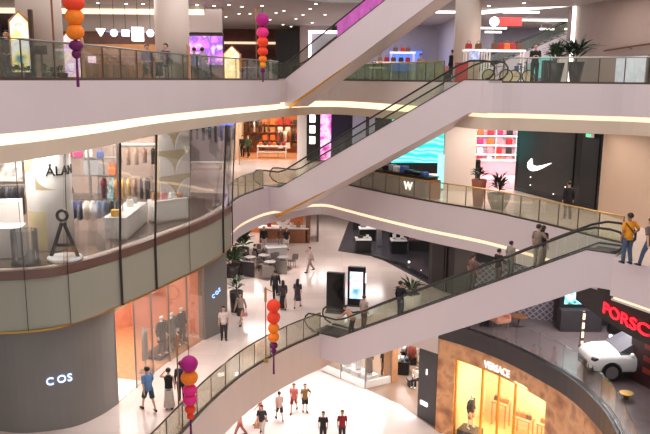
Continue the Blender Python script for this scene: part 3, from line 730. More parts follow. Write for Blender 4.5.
# white plinths at the left
for (px, py, w_, d_, h_, lb) in ((8, 256, 1.15, .9, 1.05, 'low white display cube at the left edge, in front of the taller one'), (9, 238, 1.0, .8, 1.45, 'taller white display cube at the left edge, behind the low one')):
    x, y = G(px, py, 12); o = MB().box((x, y, 12.02 + h_ / 2), (w_, d_, h_), .2).build('display_cube', 'white', bevel=.012); tag(o, lb, 'display cube')
x, y = G(26, 263, 12)
t = thing('acrylic_stand', 'clear ribbed acrylic drum standing at the shop window edge', 'display stand', (x, y, 12.02))
MB().lathe((0, 0, 0), [(.42, 0), (.42, 1.12), (.40, 1.12), (.40, .02)], 28).build('drum', 'acrylic', t)
MB().lathe((0, 0, 0), [(.47, 0), (.47, .05)], 28).build('base', 'acrylic', t)
for k in range(14): MB().box((.415 * cos(k * pi / 7), .415 * sin(k * pi / 7), .56), (.03, .03, 1.08), k * pi / 7).build('rib', 'acrylic', t)
# clothes rails
def rail(label, p, rz, L, h, m='steel', shelf=False):
    t = thing('clothes_rail', label, 'clothes rail', p, rz)
    for s in (-1, 1):
        MB().cyl((s * L / 2, 0, 0), (s * L / 2, 0, h), .02, n=8).build('post', m, t)
        MB().box((s * L / 2, 0, .015), (.05, .5, .03)).build('foot', m, t)
    MB().cyl((-L / 2, 0, h), (L / 2, 0, h), .018, n=8).build('bar', m, t)
    if shelf: MB().box((0, 0, h + .12), (L + .1, .42, .04)).build('shelf', 'white', t)
    return t
def garment(p, rz, c, ln, label, group=None, w_=.46, sl=.5):
    m = cloth(c)
    t = thing('hanging_garment', label, 'garment', p, rz, group)
    MB().loft([(0, 0, -.06), (0, 0, -.14), (0, 0, -.35), (0, 0, -ln)], [(.05, .05), (.055, w_ / 2), (.07, w_ / 2 * .92), (.09, w_ / 2 * 1.08)], 12, ref=(0, 1, 0)).build('body', m, t, smooth=True)
    if sl:
        for s in (-1, 1):
            MB().loft([(0, s * w_ * .42, -.14), (0, s * w_ * .58, -.3), (0, s * w_ * .6, -.12 - sl)], [.06, .055, .045], 8, ref=(1, 0, 0)).build('sleeve', m, t, smooth=True)
    MB().loft([(0, -.15, -.09), (0, 0, -.05), (0, 0, .0), (0, .015, .03)], .008, 6, ref=(1, 0, 0)).build('hanger', 'steel', t)
    return t
def row(p, rz, L, h, items, group, place):
    n = len(items)
    names = ['first', 'second', 'third', 'fourth', 'fifth', 'sixth', 'seventh', 'eighth', 'ninth', 'tenth', 'eleventh', 'twelfth']
    for i, (c, ln, what) in enumerate(items):
        s = (-.5 + (i + .5) / n) * L * .92
        garment((p[0] + s * cos(rz), p[1] + s * sin(rz), p[2] + h), rz + random.uniform(-.15, .15), c, ln, '%s, %s from the left on %s' % (what, names[i], place), group)
p = F(14, 228, 12); p = (p[0], p[1], 12.02)
rail('chrome clothes rail of dark coats behind the white cubes', p, .1, 1.7, 1.75)
row(p, .1, 1.7, 1.75, [((44, 42, 48), 1.1, 'dark grey coat'), ((30, 30, 34), 1.2, 'black coat'), ((58, 58, 66), 1.0, 'grey coat'), ((28, 28, 34), 1.25, 'black coat'), ((36, 36, 42), 1.2, 'black coat'), ((150, 118, 104), .95, 'brown jacket')], 'coats on the left rail', 'the rail behind the cubes')
p = F(97, 233, 12); p = (p[0], p[1], 12.02)
rail('low black clothes rail with blue, white and denim garments right of the sign column', p, .12, 2.1, 1.35, 'steel_dark')
row(p, .12, 2.1, 1.35, [((50, 84, 170), .75, 'bright blue shirt'), ((66, 70, 104), .8, 'dark blue shirt'), ((236, 226, 220), .8, 'cream blouse'), ((232, 220, 212), .85, 'off white blouse'), ((136, 152, 182), .75, 'denim shirt'), ((120, 138, 170), .75, 'pale denim jacket'), ((40, 38, 44), .85, 'black shirt'), ((34, 34, 40), .9, 'black jacket')], 'garments on the low black rail', 'the low black rail')
p = F(127, 214, 12); p = (p[0], p[1], 12.02)
rail('clothes rail of ochre and burgundy garments behind the long white counter', p, .1, 2.4, 1.7)
row(p, .1, 2.4, 1.7, [((124, 38, 66), 1.0, 'burgundy dress'), ((150, 108, 96), .9, 'dusty pink top'), ((230, 150, 58), .95, 'orange shirt'), ((236, 186, 92), .95, 'ochre shirt'), ((240, 206, 122), .9, 'pale yellow shirt'), ((196, 150, 120), .9, 'tan shirt'), ((44, 46, 62), 1.0, 'navy jacket'), ((36, 36, 46), 1.05, 'black jacket')], 'garments on the ochre rail', 'the rail behind the counter')
p = F(141, 203, 12); p = (p[0], p[1] + .3, 12.02)
rail('tall wall rail with beige and black jackets high above the ochre rail', p, .1, 2.6, 2.75, shelf=True)
row(p, .1, 2.6, 2.75, [((176, 120, 122), .8, 'dusty rose jacket'), ((226, 190, 160), .9, 'beige jacket'), ((232, 200, 172), .9, 'cream jacket'), ((214, 160, 150), .8, 'pink jacket'), ((30, 30, 38), .85, 'black puffer jacket'), ((44, 42, 50), .85, 'charcoal jacket')], 'jackets on the tall rail', 'the tall rail')
p = F(20, 205, 12); p = (p[0], p[1] + .2, 12.02)
rail('tall chrome rail with black jackets left of the sign column', p, .1, 1.5, 2.55, shelf=True)
row(p, .1, 1.5, 2.55, [((26, 26, 32), 1.0, 'black jacket'), ((34, 32, 38), 1.0, 'black jacket'), ((24, 24, 28), 1.05, 'long black jacket')], 'black jackets left of the column', 'the tall rail left of the column')
p = F(8, 212, 12)
o = MB().box((p[0], p[1] + .5, 14.2), (1.1, .05, 1.7), .1).build('fashion_poster', mottled('poster_pale', [(240, 236, 232), (214, 206, 200), (70, 66, 70)], 2.2)); tag(o, 'pale fashion poster with a dark figure at the far left of the shop', 'poster')
# shelf unit with bags
p = F(92, 214, 12)
t = thing('shelf_unit', 'open metal shelf unit with bags and boxes right of the sign column', 'shelf', (p[0], p[1], 12.02), .1)
for sx_ in (-1.25, 0, 1.25):
    MB().box((sx_, 0, 1.7), (.05, .4, 3.4)).build('post', 'steel', t)
for z_ in (.9, 1.75, 2.55): MB().box((0, 0, z_), (2.55, .42, .04)).build('shelf_board', 'steel', t)
sp_ = lambda s, z: (p[0] + s * cos(.1), p[1] + s * sin(.1), 12.02 + z)
for s, z, m_, w_, h_, lb in ((-.95, 2.57, 'bag_magenta', .42, .42, 'large magenta bag at the left end of the top shelf'), (-.45, 2.57, 'bag_magenta', .36, .3, 'small magenta bag beside the large one on the top shelf'), (.0, 2.57, 'bag_white', .3, .34, 'white bag on the middle of the top shelf'), (.5, 2.57, 'bag_blue', .3, .26, 'blue bag on the right half of the top shelf'),
                             (-1.0, 1.77, 'bag_orange', .34, .5, 'orange bag at the left end of the middle shelf'), (1.02, 1.77, 'bag_orange', .36, .5, 'orange bag at the right end of the middle shelf'), (-.95, .92, 'bag_brown', .36, .34, 'brown bag on the lowest shelf'), (.5, .92, 'bag_grey', .4, .4, 'grey bag on the lowest shelf')):
    handbag(sp_(s, z), w_, h_, .2, m_, lb, .1, 'bags on the metal shelf unit')
q = sp_(.2, 1.77); tag(MB().box((q[0], q[1], q[2] + .36), (.85, .3, .72), .1).build('storage_box', 'bag_grey', bevel=.02), 'big grey fabric box on the middle shelf between two orange bags', 'box')
# mannequins inside the shop
p = F(114, 212, 12); person((p[0], p[1], 12.02), 180, 1.72, (238, 232, 228), 'long_skirt', (236, 228, 224), mannequin=True, label='white mannequin in white clothes behind the long white counter', sleeves='long')
# counters
def counter(label, c, sz, rz, name='counter'):
    t = thing(name, label, 'counter', c, rz)
    w_, d_, h_ = sz
    MB().box((0, 0, .04), (w_ - .06, d_ - .06, .08)).build('plinth', 'beige', t)
    MB().box((0, 0, h_ / 2 + .02), (w_, d_, h_ - .1)).build('body', 'white', t, bevel=.01)
    MB().box((0, 0, h_ - .015), (w_ + .02, d_ + .02, .03)).build('top', 'white_gloss', t)
    return t
counter('long white display counter just inside the curved shop window', (-8.0, 28.5, 12.02), (.85, 3.6, .88), .03)
tag(MB().box((-8.0, 27.05, 12.9 + .13), (.34, .28, .24), .2).build('tote_bag', 'bag_yellow', bevel=.03), 'bright yellow bag on the near end of the long white counter', 'bag')
handbag((-8.0, 29.1, 12.9), .3, .3, .14, 'bag_white', 'white handbag on the far half of the long white counter', .4)
handbag((-8.05, 29.9, 12.9), .28, .26, .14, 'bag_grey', 'grey handbag at the far end of the long white counter', .2)
x, y = G(167, 222, 12); counter('white cabinet with bags on top beside the scalloped wall', (x, y + .3, 12.02), (1.55, .75, .95), .75, 'cabinet')
for i, (s, m_, lb) in enumerate(((-.58, 'bag_tan', 'tan handbag at the left end of the white cabinet'), (-.18, 'bag_pink', 'pink handbag in the middle of the white cabinet'), (.22, 'bag_white', 'white handbag right of the pink one on the white cabinet'), (.6, 'bag_tan', 'small tan bag at the right end of the white cabinet'))):
    handbag((x + s * cos(.75), y + .3 + s * sin(.75), 12.97), .32 - .03 * i, .34 - .04 * i, .16, m_, lb, .75)
x, y = G(196, 214, 12)
# scalloped partition
sa, sb = G(160, 205, 12), G(191, 199, 12)
sa = (sa[0], sa[1], 0); sb = (sb[0], sb[1], 0); su = (Vector(sb) - Vector(sa)); sl_ = su.length; su.normalize(); sn = Vector((su.y, -su.x, 0))
if sn.y > 0: sn = -sn
t = thing('partition_wall', 'beige partition with large white scallop shapes at the end of the shop', 'partition', (sa[0], sa[1], 12.02))
MB().extr([(0, 0), (sl_, 0), (sl_, 3.9), (0, 3.9)], (sa[0], sa[1], 12.02), su, (0, 0, 1), -sn * .12).build('panel', 'sign_beige', t, world=True)
for r_, z_ in ((0.0, .1), (.0, 1.35), (.0, 2.6)):
    for k_ in (0, 1):
        x0 = sl_ * .5 * k_ + sl_ * .02; rad = min(sl_ * .46, 1.2)
        out = [(x0, z_)] + [(x0 + rad * cos(a * pi / 20), z_ + rad * sin(a * pi / 20)) for a in range(11)]
        if k_: out = [(x0 + rad, z_)] + [(x0 + rad - rad * cos(a * pi / 20), z_ + rad * sin(a * pi / 20)) for a in range(11)]
        MB().extr(out, (sa[0] + sn.x * .03, sa[1] + sn.y * .03, 12.02), su, (0, 0, 1), -sn * .03).build('scallop', 'white', t, world=True)
area('shop_light', (-10.5, 30.5, 15.88), 7, 850, (1, .95, .9), 8)
area('shop_light', (-10.8, 25.5, 15.88), 3, 420, (1, .95, .9), 4)

# ------------------------------------------------------------------ grey shop below on the lower level
cw = smooth([(-15, 24.6), (-13, 23.75), (-11.3, 23.2), (-10.2, 23.05), (-8.85, 23.5), (-8.15, 24.35), (-7.76, 25.35)])
struct('wall_shopfront', MB().strip(cw, 6, 9.97, .3), 'grey_wall')
def sign_on(line, px, z, body, size, m, depth=.03, ofs=-.03, sx=1):
    i = min(range(len(line) - 1), key=lambda k: abs(proj(line[k][0], line[k][1], z)[0] - px))
    a, b = Vector(line[max(i - 1, 0)]), Vector(line[i + 1]); u = (b - a).normalized(); n_ = Vector((u.y, -u.x))
    # slide along the tangent to meet px exactly
    best = min((abs(proj(line[i][0] + u.x * s * .02, line[i][1] + u.y * s * .02, z)[0] - px), s * .02) for s in range(-60, 61))[1]
    o = (line[i][0] + u.x * best + n_.x * -ofs, line[i][1] + u.y * best + n_.y * -ofs, z)
    return lettering(body, size, o, (u.x, u.y, 0), (0, 0, 1), depth, sx)
mat('sign_blue', (150, 190, 255), .4, emit=1.6, ecol=(150, 190, 255)); mat('sign_core', (250, 250, 255), .4, emit=1.2, ecol=(190, 214, 255))
t = thing('shop_sign', 'glowing blue white three letter sign on the curved grey shop wall', 'sign', (-9.2, 23.2, 7.6))
for ch, px, dz in (('C', 46, 0), ('O', 57, .03), ('S', 67.5, .03)):
    zz = D(px, 384, 23.3)[2] + dz
    sign_on(cw, px, zz, ch, .38, 'sign_blue', .012, -.015, 1.0).build('halo_letter', 'sign_blue', t, world=True)
    sign_on(cw, px, zz, ch, .38, 'sign_core', .03, -.02, 1.0).build('letter', 'sign_core', t, world=True)
fr = [(-7.76, 25.4), (-6.82, 29.16), (-5.6, 32.2)]
pl = [(-5.6, 32.2), (-4.72, 33.65)]
struct('wall_shop_panel', MB().strip(pl, 6, 9.97, .35), 'grey_wall')
struct('wall_shop_side', MB().strip([(-4.72, 33.65), (-5.4, 35.6), (-7.2, 38)], 6, 9.97, .3), 'grey_wall')
t = thing('shop_sign', 'small blue glowing sign on the flat grey panel right of the shop window', 'sign', (-5.1, 33, 8.5))
for ch, k_ in (('C', 0), ('O', .24), ('S', .47)):
    zz = D(211, 297, 32.9)[2] + k_ * .45
    u = (Vector(pl[1]) - Vector(pl[0])).normalized(); b0 = Vector(pl[0]) + u * (.55 + k_)
    lettering(ch, .27, (b0.x + u.y * .03, b0.y - u.x * .03, zz), (u.x, u.y, 0), (0, 0, 1), .02).build('letter', 'sign_blue', t, world=True)
# interior
struct('floor_shop_lower', MB().prism([(-7.8, 25.4), (-6.9, 29.1), (-5.7, 32.3), (-9.5, 34), (-13, 31), (-12, 26)], 6.0, 6.02), 'wood_orange')
struct('wall_shop_inner', MB().strip([(-12.6, 25.2), (-12.2, 31), (-9.6, 34.2), (-5.9, 33)], 6, 9.95, -.15), 'coral')
area('boutique_light', (-9.2, 29.6, 9.9), 4, 480, (1, .86, .76), 6)
gz = thing('shop_window', 'tall glass shopfront of the grey shop showing dark coats inside', 'shop window', (-6.8, 29.2, 6))
fp = resample(fr, 5)
for i in range(1, 5): MB().strip([fp[i], fp[i + 1]], 6.05, 9.9, .03).build('glass_pane', 'shop_glass', gz, world=True)
for i in range(0, 6): MB().box((fp[i][0], fp[i][1], 7.97), (.06, .06, 3.9), .3).build('mullion', 'steel', gz, world=True)
struct('trim_60', MB().strip(fr, 9.6, 9.97, .2), 'grey_wall')
x, y = G(160, 372, 6)
t = thing('display_platform', 'low dark platform under the three mannequins in the shop window', 'platform', (-7.55, 30.4, 6.02))
MB().box((-7.15, 30.9, 6.1), (.9, 2.6, .14), -.28).build('base', 'charcoal', t, world=True)
for (px, py, c, lb, sl2) in ((162.5, 355, (30, 30, 32), 'mannequin in long black coat, leftmost of three in the grey shop window', 'coat'), (172.5, 351, (108, 108, 98), 'mannequin in grey green coat, middle of three in the grey shop window', 'coat'), (182, 345, (44, 48, 46), 'mannequin in dark coat nearest the grey panel in the shop window', 'coat')):
    x, y = G(px, py, 6.17)
    person((x, y, 6.18), 250, 1.85, c, 'trousers', (40, 40, 42), mannequin=True, label=lb, sleeves='long', top='coat', wide=1.4)
t = thing('wall_shelf', 'pale stacked wall shelves high in the orange interior of the grey shop', 'shelf', (-9.4, 33.6, 8))
for k_ in range(4): MB().box((-9.0, 33.4, 8.1 + k_ * .4), (2.2, .4, .05), -.45).build('shelf_board', 'bag_pink', t, world=True)
t = thing('door_mat', 'bright white threshold mat at the entrance of the grey shop', 'mat', (-7.9, 26.6, 6.03))
MB().prism([(-7.75, 25.6), (-7.3, 27.4), (-9.2, 27.8), (-9.6, 26)], 6.02, 6.035).build('mat', 'white', t, world=True)
t = thing('clothes_stand', 'slim steel stand with grey clothes inside the orange shop', 'clothes rail', F(146, 372, 6))
MB().cyl((0, 0, .03), (0, 0, 2.0), .03, n=8).build('pole', 'steel', t); MB().box((0, 0, .03), (.5, .4, .04)).build('base', 'steel', t)
MB().loft([(0, 0, 1.9), (0, 0, 1.7), (0, 0, .6)], [(.08, .1), (.1, .24), (.12, .28)], 12).build('draped_coat', 'bag_grey', t, smooth=True)
# ------------------------------------------------------------------ lower level: cafe, kiosks, dark shop
def leaves(mb, c, n, r, h, ln, w_=.05, droop=.5):
    for i in range(n):
        a = 2.4 * i + random.uniform(-.4, .4); el = random.uniform(.15, 1.4); L_ = ln * random.uniform(.6, 1.1)
        b = Vector((c[0] + r * .3 * cos(a), c[1] + r * .3 * sin(a), c[2] + random.uniform(0, h)))
        d = Vector((cos(a) * cos(el), sin(a) * cos(el), sin(el))); s = Vector((-sin(a), cos(a), 0)) * w_
        p1 = b + d * L_ * .5 + Vector((0, 0, .02)); p2 = b + d * L_ - Vector((0, 0, droop * L_ * .4)); up_ = Vector((0, 0, .012))
        mb.add([b, p1 + s, p2, p1 - s, b + up_, p1 + s + up_, p2 + up_, p1 - s + up_], [(3, 2, 1, 0), (4, 5, 6, 7), (0, 1, 5, 4), (1, 2, 6, 5), (2, 3, 7, 6), (3, 0, 4, 7)])
    return mb
def plant(name, label, p, prof, potm, n, r, h, ln, leafm='leaf', stem=.3, w_=.05, group=None, square=False):
    t = thing(name, label, 'plant', p, 0, group)
    top = prof[-1][1]
    MB().lathe((0, 0, 0), prof + [(prof[-1][0] * .88, top), (prof[-1][0] * .86, top - .06)], 4 if square else 24).build('pot', potm, t, smooth=not square)
    MB().lathe((0, 0, top - .09), [(prof[-1][0] * .86, 0), (prof[-1][0] * .8, .05)], 16).build('soil', 'soil', t)
    MB().loft([(0, 0, top - .05), (.02, .01, top + stem * .6), (0, 0, top + stem)], [.035, .028, .02], 6).build('stem', 'wood_dark', t)
    leaves(MB(), (0, 0, top + stem * .3), n, r, h, ln, w_).build('foliage', leafm, t)
    return t
plant('potted_palm', 'tall dark planter with green palm leaves behind the grey shop panel', F(236.5, 311, 6.02), [(.3, 0), (.36, 1.1)], 'pot_dark', 50, .4, .5, .5, 'leaf', .35, .05)
plant('potted_palm', 'pale round pot with grass like leaves behind the lowest escalator', F(411, 310, 6.02), [(.42, 0), (.55, .95)], 'pot_white', 60, .4, .3, .9, 'leaf', .25, .04)
plant('potted_palm', 'green leafy plant at the left side of the cafe enclosure', F(232, 276, 6.02), [(.45, 0), (.5, .7)], 'pot_dark', 110, .7, .7, .7, 'leaf', .5, .07)
plant('potted_palm', 'bushy green plant behind the cafe near the teal shop', F(243, 256, 6.02), [(.4, 0), (.45, .6)], 'pot_dark', 80, .6, .7, .9, 'leaf', .5, .09)
# cafe zone
c0 = F(262, 262, 6.0)
mat('cafe_floor', (126, 104, 96), .3, noise=.12)
t = tag(MB().prism([G(228, 271, 6), G(268, 281, 6), G(292, 269, 6), G(262, 250, 6), G(238, 248, 6)], 6.0, 6.025).build('cafe_rug', 'cafe_floor'), 'brown floor mat under the cafe tables', 'mat')
t = thing('cafe_barrier', 'low grey barrier of panels around the front of the cafe', 'barrier', F(250, 276, 6.02))
ln_ = [G(232, 270, 6), G(242, 276.5, 6), G(254, 278, 6)]
for a, b in zip(ln_, ln_[1:]): MB().strip([a, b], 6.03, 6.95, .08).build('panel', 'charcoal', t, world=True); MB().strip([a, b], 6.95, 7.0, .1).build('cap', 'steel', t, world=True)
for px in (262, 276): 
    a = G(px, 279 - (px - 262) * .35, 6); MB().strip([a, (a[0] + .7, a[1] - .1)], 6.03, 6.85, .06).build('panel', 'steel', t, world=True)
mat('cafe_grey', (168, 160, 158), .4, noise=.1); mat('cafe_chair', (112, 100, 98), .45, noise=.1)
def cafe_table(p, label, group='cafe tables'):
    t = thing('cafe_table', label, 'table', p, 0, group)
    MB().lathe((0, 0, .72), [(.38, 0), (.38, .03)], 20).build('table_top', 'cafe_grey', t)
    MB().cyl((0, 0, .03), (0, 0, .72), .035).build('leg', 'steel_dark', t); MB().lathe((0, 0, 0), [(.25, 0), (.2, .03)], 16).build('base', 'steel_dark', t)
    return t
def chair(p, rz, label, m='cafe_chair', group='cafe chairs', name='cafe_chair', hseat=.45):
    t = thing(name, label, 'chair', p, rz, group)
    MB().box((0, 0, hseat), (.44, .44, .05)).build('seat', m, t, bevel=.015)
    MB().loft([(0, .2, hseat + .05), (0, .23, hseat + .25), (0, .26, hseat + .42)], [(.2, .02), (.22, .02), (.18, .02)], 10, ref=(1, 0, 0)).build('backrest', m, t)
    for a in (-1, 1):
        for b in (-1, 1): MB().cyl((a * .18, b * .18, 0), (a * .16, b * .16, hseat), .016, n=6).build('leg', 'steel_dark', t)
    return t
pos = ['at the left end of the cafe', 'in the middle of the cafe', 'at the front of the cafe', 'at the right end of the cafe', 'at the back of the cafe']
for i, (px, py) in enumerate(((250, 268), (264, 266), (270, 273), (283, 268), (268, 258))):
    p = F(px, py, 6.025); cafe_table(p, 'small round grey cafe table ' + pos[i])
    for j, a in enumerate((.4, 2.5, 4.4)):
        if i == 0 and j == 0: continue
        x, y = p[0] + .62 * cos(a), p[1] + .62 * sin(a)
        chair((x, y, 6.025), a - pi / 2, 'grey cafe chair %s of the table %s' % (('right', 'left', 'in front')[j], pos[i]))
person(F(246, 266, 6.03), 40, 1.7, (40, 34, 36), 'trousers', (34, 32, 36), pose='sit', arms='lap', label='seated cafe guest in black at the left table')
person(F(255.5, 263, 6.03), 300, 1.74, (28, 24, 28), 'trousers', (30, 28, 34), pose='sit', arms='lap', sleeves='long', label='seated cafe guest in black jacket right of the other black clad guest')
chair(F(246, 266, 6.025), R(40) , 'grey cafe chair under the left seated guest', group=None)
chair(F(255.5, 263, 6.025), R(300), 'grey cafe chair under the guest in the black jacket', group=None)
t = thing('cafe_machine', 'white and grey coffee cart with glass top among the cafe tables', 'cart', F(276, 262, 6.025), .3)
MB().box((0, 0, .55), (1.3, .7, 1.0)).build('body', 'cafe_grey', t, bevel=.02); MB().box((0, 0, 1.07), (1.4, .8, .05)).build('top', 'white', t); MB().box((0, .1, 1.3), (1.1, .4, .42)).build('glass_case', 'acrylic', t)
for a in (-.5, .5):
    for b in (-.3, .3): MB().cyl((a, b - .03, .04), (a, b + .03, .04), .05).build('wheel', 'black', t)
# wooden cafe counter with white display behind
t = thing('service_counter', 'brown wooden service counter with white top at the back of the marble hall', 'counter', (-4.0, 53.2, 6), 0)
MB().box((.9, 0, .55), (3.6, 1.0, 1.1)).build('body', 'wood', t, bevel=.01); MB().box((.9, -.05, 1.13), (3.8, 1.2, .08)).build('top', 'white', t)
MB().box((2.72, .8, 1.5), (.3, 2.6, 3.0)).build('end_panel', 'wood', t)
t = thing('round_display', 'round white display ring with red centre above the wooden counter', 'display', (-3.2, 53.3, 7.17))
rr = []
for k in range(24):
    a = 2 * pi * k / 24; rr.append([(cos(a) * (.45 + q), w_, .62 + sin(a) * (.45 + q)) for q, w_ in ((-.13, -.08), (.13, -.08), (.13, .08), (-.13, .08))])
MB().rings(rr, closed_path=True).build('ring', 'white', t); MB().lathe((0, 0, 0), [(.3, 0), (.3, .06)], 16).build('base', 'white', t); MB().ball((0, 0, .62), .18).build('centre', 'bag_red', t)
for i, (dx, m_, lb) in enumerate(((-1.0, 'bag_red', 'red jar'), (.7, 'bag_white', 'white jar'), (1.2, 'bag_tan', 'tan jar'))):
    t = thing('jar', lb + ' standing on the white top of the wooden counter', 'jar', (-3.2 + dx, 53.1, 7.17))
    MB().lathe((0, 0, 0), [(.14, 0), (.17, .1), (.17, .3), (.1, .36)], 14).build('body', m_, t, smooth=True); MB().lathe((0, 0, .36), [(.11, 0), (.11, .06)], 14).build('lid', 'wood', t)
struct('wall_cafe_back', MB().box((-6.5, 56.5, 8), (9.5, .3, 4)), 'orange_wall')
struct('wall_cafe_side', MB().box((-9.5, 50, 8), (.3, 13, 4)), 'column_paint')
t = thing('menu_board', 'teal lit menu board on the orange wall behind the cafe', 'menu board', (-6.3, 56.25, 6.75))
MB().box((0, 0, .5), (1.4, .08, 1.6)).build('frame', 'wood_dark', t); MB().box((0, -.05, .5), (1.25, .03, 1.45)).build('panel', mottled('teal_panel', [(40, 120, 100), (80, 160, 130), (200, 220, 200)], 3, emit=.5), t)
struct('wall_glass_end', MB().box((-.55, 55.2, 8), (.15, 4.0, 4)), 'brown_band')
# advertising kiosks
mat('screen_blue', (150, 180, 220), .3); mottled('screen_lit', [(90, 150, 220), (190, 214, 240), (226, 150, 150)], 1.6, emit=1.4)
def kiosk(label, p, rz, lit):
    t = thing('advertising_kiosk', label, 'kiosk', p, rz)
    MB().box((0, 0, 1.1), (.95, .28, 2.2)).build('cabinet', 'black', t, bevel=.015); MB().box((0, 0, .04), (1.05, .4, .08)).build('base', 'steel_dark', t)
    if lit:
        MB().box((0, -.15, 1.2), (.72, .02, 1.5)).build('screen', 'screen_lit', t); MB().box((.49, 0, 1.6), (.03, .2, .5)).build('side_light', 'led', t)
    else: MB().box((0, -.15, 1.15), (.85, .02, 1.9)).build('back_panel', 'black_gloss', t)
    return t
kiosk('black advertising kiosk seen from its dark back, left of the lit one', (.6, 36.4, 6), -.25 + pi * 0, False)
kiosk('black advertising kiosk with a glowing blue screen beside the dark kiosk', (1.75, 37.6, 6), -.2, True)
# dark electronics shop: floor, tables, walls
ds = [G(338, 251, 6), G(377, 257, 6), G(428, 284, 6), (9, 41), (14, 44), (14, 62), (2.2, 62), G(348, 224, 6)]
struct('floor_dark_shop', MB().prism(ds, 6.0, 6.03), 'charcoal_floor')
struct('wall_dark_end', MB().strip([(2.3, 57.5), (9.5, 57.0)], 6, 9.95, .2), 'dark_wall')
def disp_table(label, p, sz, goods):
    t = thing('display_table', label, 'table', p, .05)
    w_, d_, h_ = sz
    MB().box((0, 0, h_ / 2 - .03), (w_ * .94, d_ * .9, h_ - .06)).build('base', 'black', t); MB().box((0, 0, h_), (w_, d_, .1)).build('table_top', 'white_gloss', t, bevel=.01)
    for i, (dx, w2, h2, m_, lb) in enumerate(goods):
        g = thing('device', lb, 'device', (p[0] + dx, p[1], p[2] + h_ + .055))
        MB().box((0, 0, .015), (w2 * .7, .2, .03)).build('stand', 'black', g); MB().box((0, 0, .03 + h2 / 2), (w2, .06, h2)).build('body', m_, g, bevel=.01)
disp_table('black display table with white top, front left in the dark shop', F(363, 251.5, 6.03), (1.15, .9, .95), ((-.2, .4, .16, 'black_gloss', 'black device on the front left display table'), (.3, .2, .2, 'bag_white', 'small white device on the front left display table')))
disp_table('black display table with white top, front right in the dark shop', F(398, 252.5, 6.03), (1.15, .9, .95), ((-.3, .25, .34, 'bag_white', 'white box on the left half of the front right table'), (.25, .25, .4, 'bag_white', 'white box on the right half of the front right table')))
disp_table('black display table with white top behind the front left one', F(367, 240, 6.03), (1.3, .9, .95), ((-.3, .5, .3, 'bag_grey', 'grey screen on the rear left table'),))
disp_table('black display table with white top behind the front right one', F(397, 242, 6.03), (1.2, .9, .95), ((.0, .4, .5, 'bag_white', 'tall white display on the rear right table'),))
x, y = G(379, 246, 6); tag(MB().box((x, y, 6.83), (.35, .3, 1.6)).build('display_pillar', 'bag_grey', bevel=.02), 'pale upright display pillar between the display tables', 'display')
x, y = G(418, 250, 6)
t = thing('clothes_display', 'reddish product display at the right end of the dark shop', 'display', (x, y, 6.03)); MB().box((0, 0, .35), (1.4, .7, .7)).build('base', 'charcoal', t); MB().box((-.1, 0, 1.15), (1.1, .2, .9)).build('panel', mottled('red_display', [(150, 80, 64), (210, 160, 150), (90, 60, 56)], 5), t)
# dark glossy low wall curving towards the doorway
wl = [G(372, 257, 6), G(398, 265, 6), G(428, 282.5, 6)]
t = thing('low_display_wall', 'low dark glossy wall with small lights along the edge of the dark shop', 'low wall', (wl[0][0], wl[0][1], 6)); MB().strip(wl, 6.03, 6.16, .3).build('base', 'black', t, world=True)
for i, (px, py) in enumerate(((409, 262), (421, 271), (421, 277))):
    q = D(px, py, wl[1][1] - .4 - i); MB().ball(q, .07).build('lamp', 'led', t, world=True)
wr = [G(428, 284, 6), (7.4, 39.8), (8.1, 37.4)]
struct('wall_dark_front', MB().strip(wr, 6, 9.95, .25), 'dark_wall')
t = thing('dark_doorway', 'black doorway in the dark wall right of the display tables', 'doorway', (wr[0][0] + .5, wr[0][1], 6))
u = (Vector(wr[1]) - Vector(wr[0])).normalized(); o_ = Vector(wr[0]) + u * .3
MB().extr([(0, 0), (1.5, 0), (1.5, 2.9), (0, 2.9)], (o_.x + u.y * .03, o_.y - u.x * .03, 6.0), (u.x, u.y, 0), (0, 0, 1), (u.y * .04, -u.x * .04, 0)).build('frame', 'steel_dark', t, world=True)
o2 = o_ + u * .15; MB().extr([(0, 0), (1.2, 0), (1.2, 2.75), (0, 2.75)], (o2.x + u.y * .08, o2.y - u.x * .08, 6.0), (u.x, u.y, 0), (0, 0, 1), (u.y * .03, -u.x * .03, 0)).build('opening', 'black', t, world=True)
# ------------------------------------------------------------------ middle level right: sports shop, pink shop, counter, planters
nk0, nk1 = (10.76, 40.6), (12.98, 33.75)
nu_ = (Vector(nk1) - Vector(nk0)).normalized(); nn_ = Vector((nu_.y, -nu_.x)); nL = math.dist(nk0, nk1)
if nn_.dot(Vector((-nk0[0], -nk0[1]))) < 0: nn_ = -nn_
mat('nike_black', (20, 20, 22), .25, noise=.2); mat('nike_panel', (38, 37, 40), .3, noise=.25, scale=2)
t = thing('storefront', 'black sports shop front with a white tick mark', 'shop front', (nk0[0], nk0[1], 12))
def on_nk(x, z, d=0.0): return (nk0[0] + nu_.x * x + nn_.x * d, nk0[1] + nu_.y * x + nn_.y * d, z)
MB().extr([(0, 0), (nL, 0), (nL, 3.95), (0, 3.95)], on_nk(0, 12), (nu_.x, nu_.y, 0), (0, 0, 1), (-nn_.x * .4, -nn_.y * .4, 0)).build('wall', 'nike_black', t, world=True)
MB().extr([(.35, .35), (nL * .72, .35), (nL * .72, 3.6), (.35, 3.6)], on_nk(0, 12), (nu_.x, nu_.y, 0), (0, 0, 1), (nn_.x * .05, nn_.y * .05, 0)).build('panel', 'nike_panel', t, world=True)
MB().extr([(nL * .8, .05), (nL * .97, .05), (nL * .97, 3.7), (nL * .8, 3.7)], on_nk(0, 12), (nu_.x, nu_.y, 0), (0, 0, 1), (nn_.x * .04, nn_.y * .04, 0)).build('door', 'black', t, world=True)
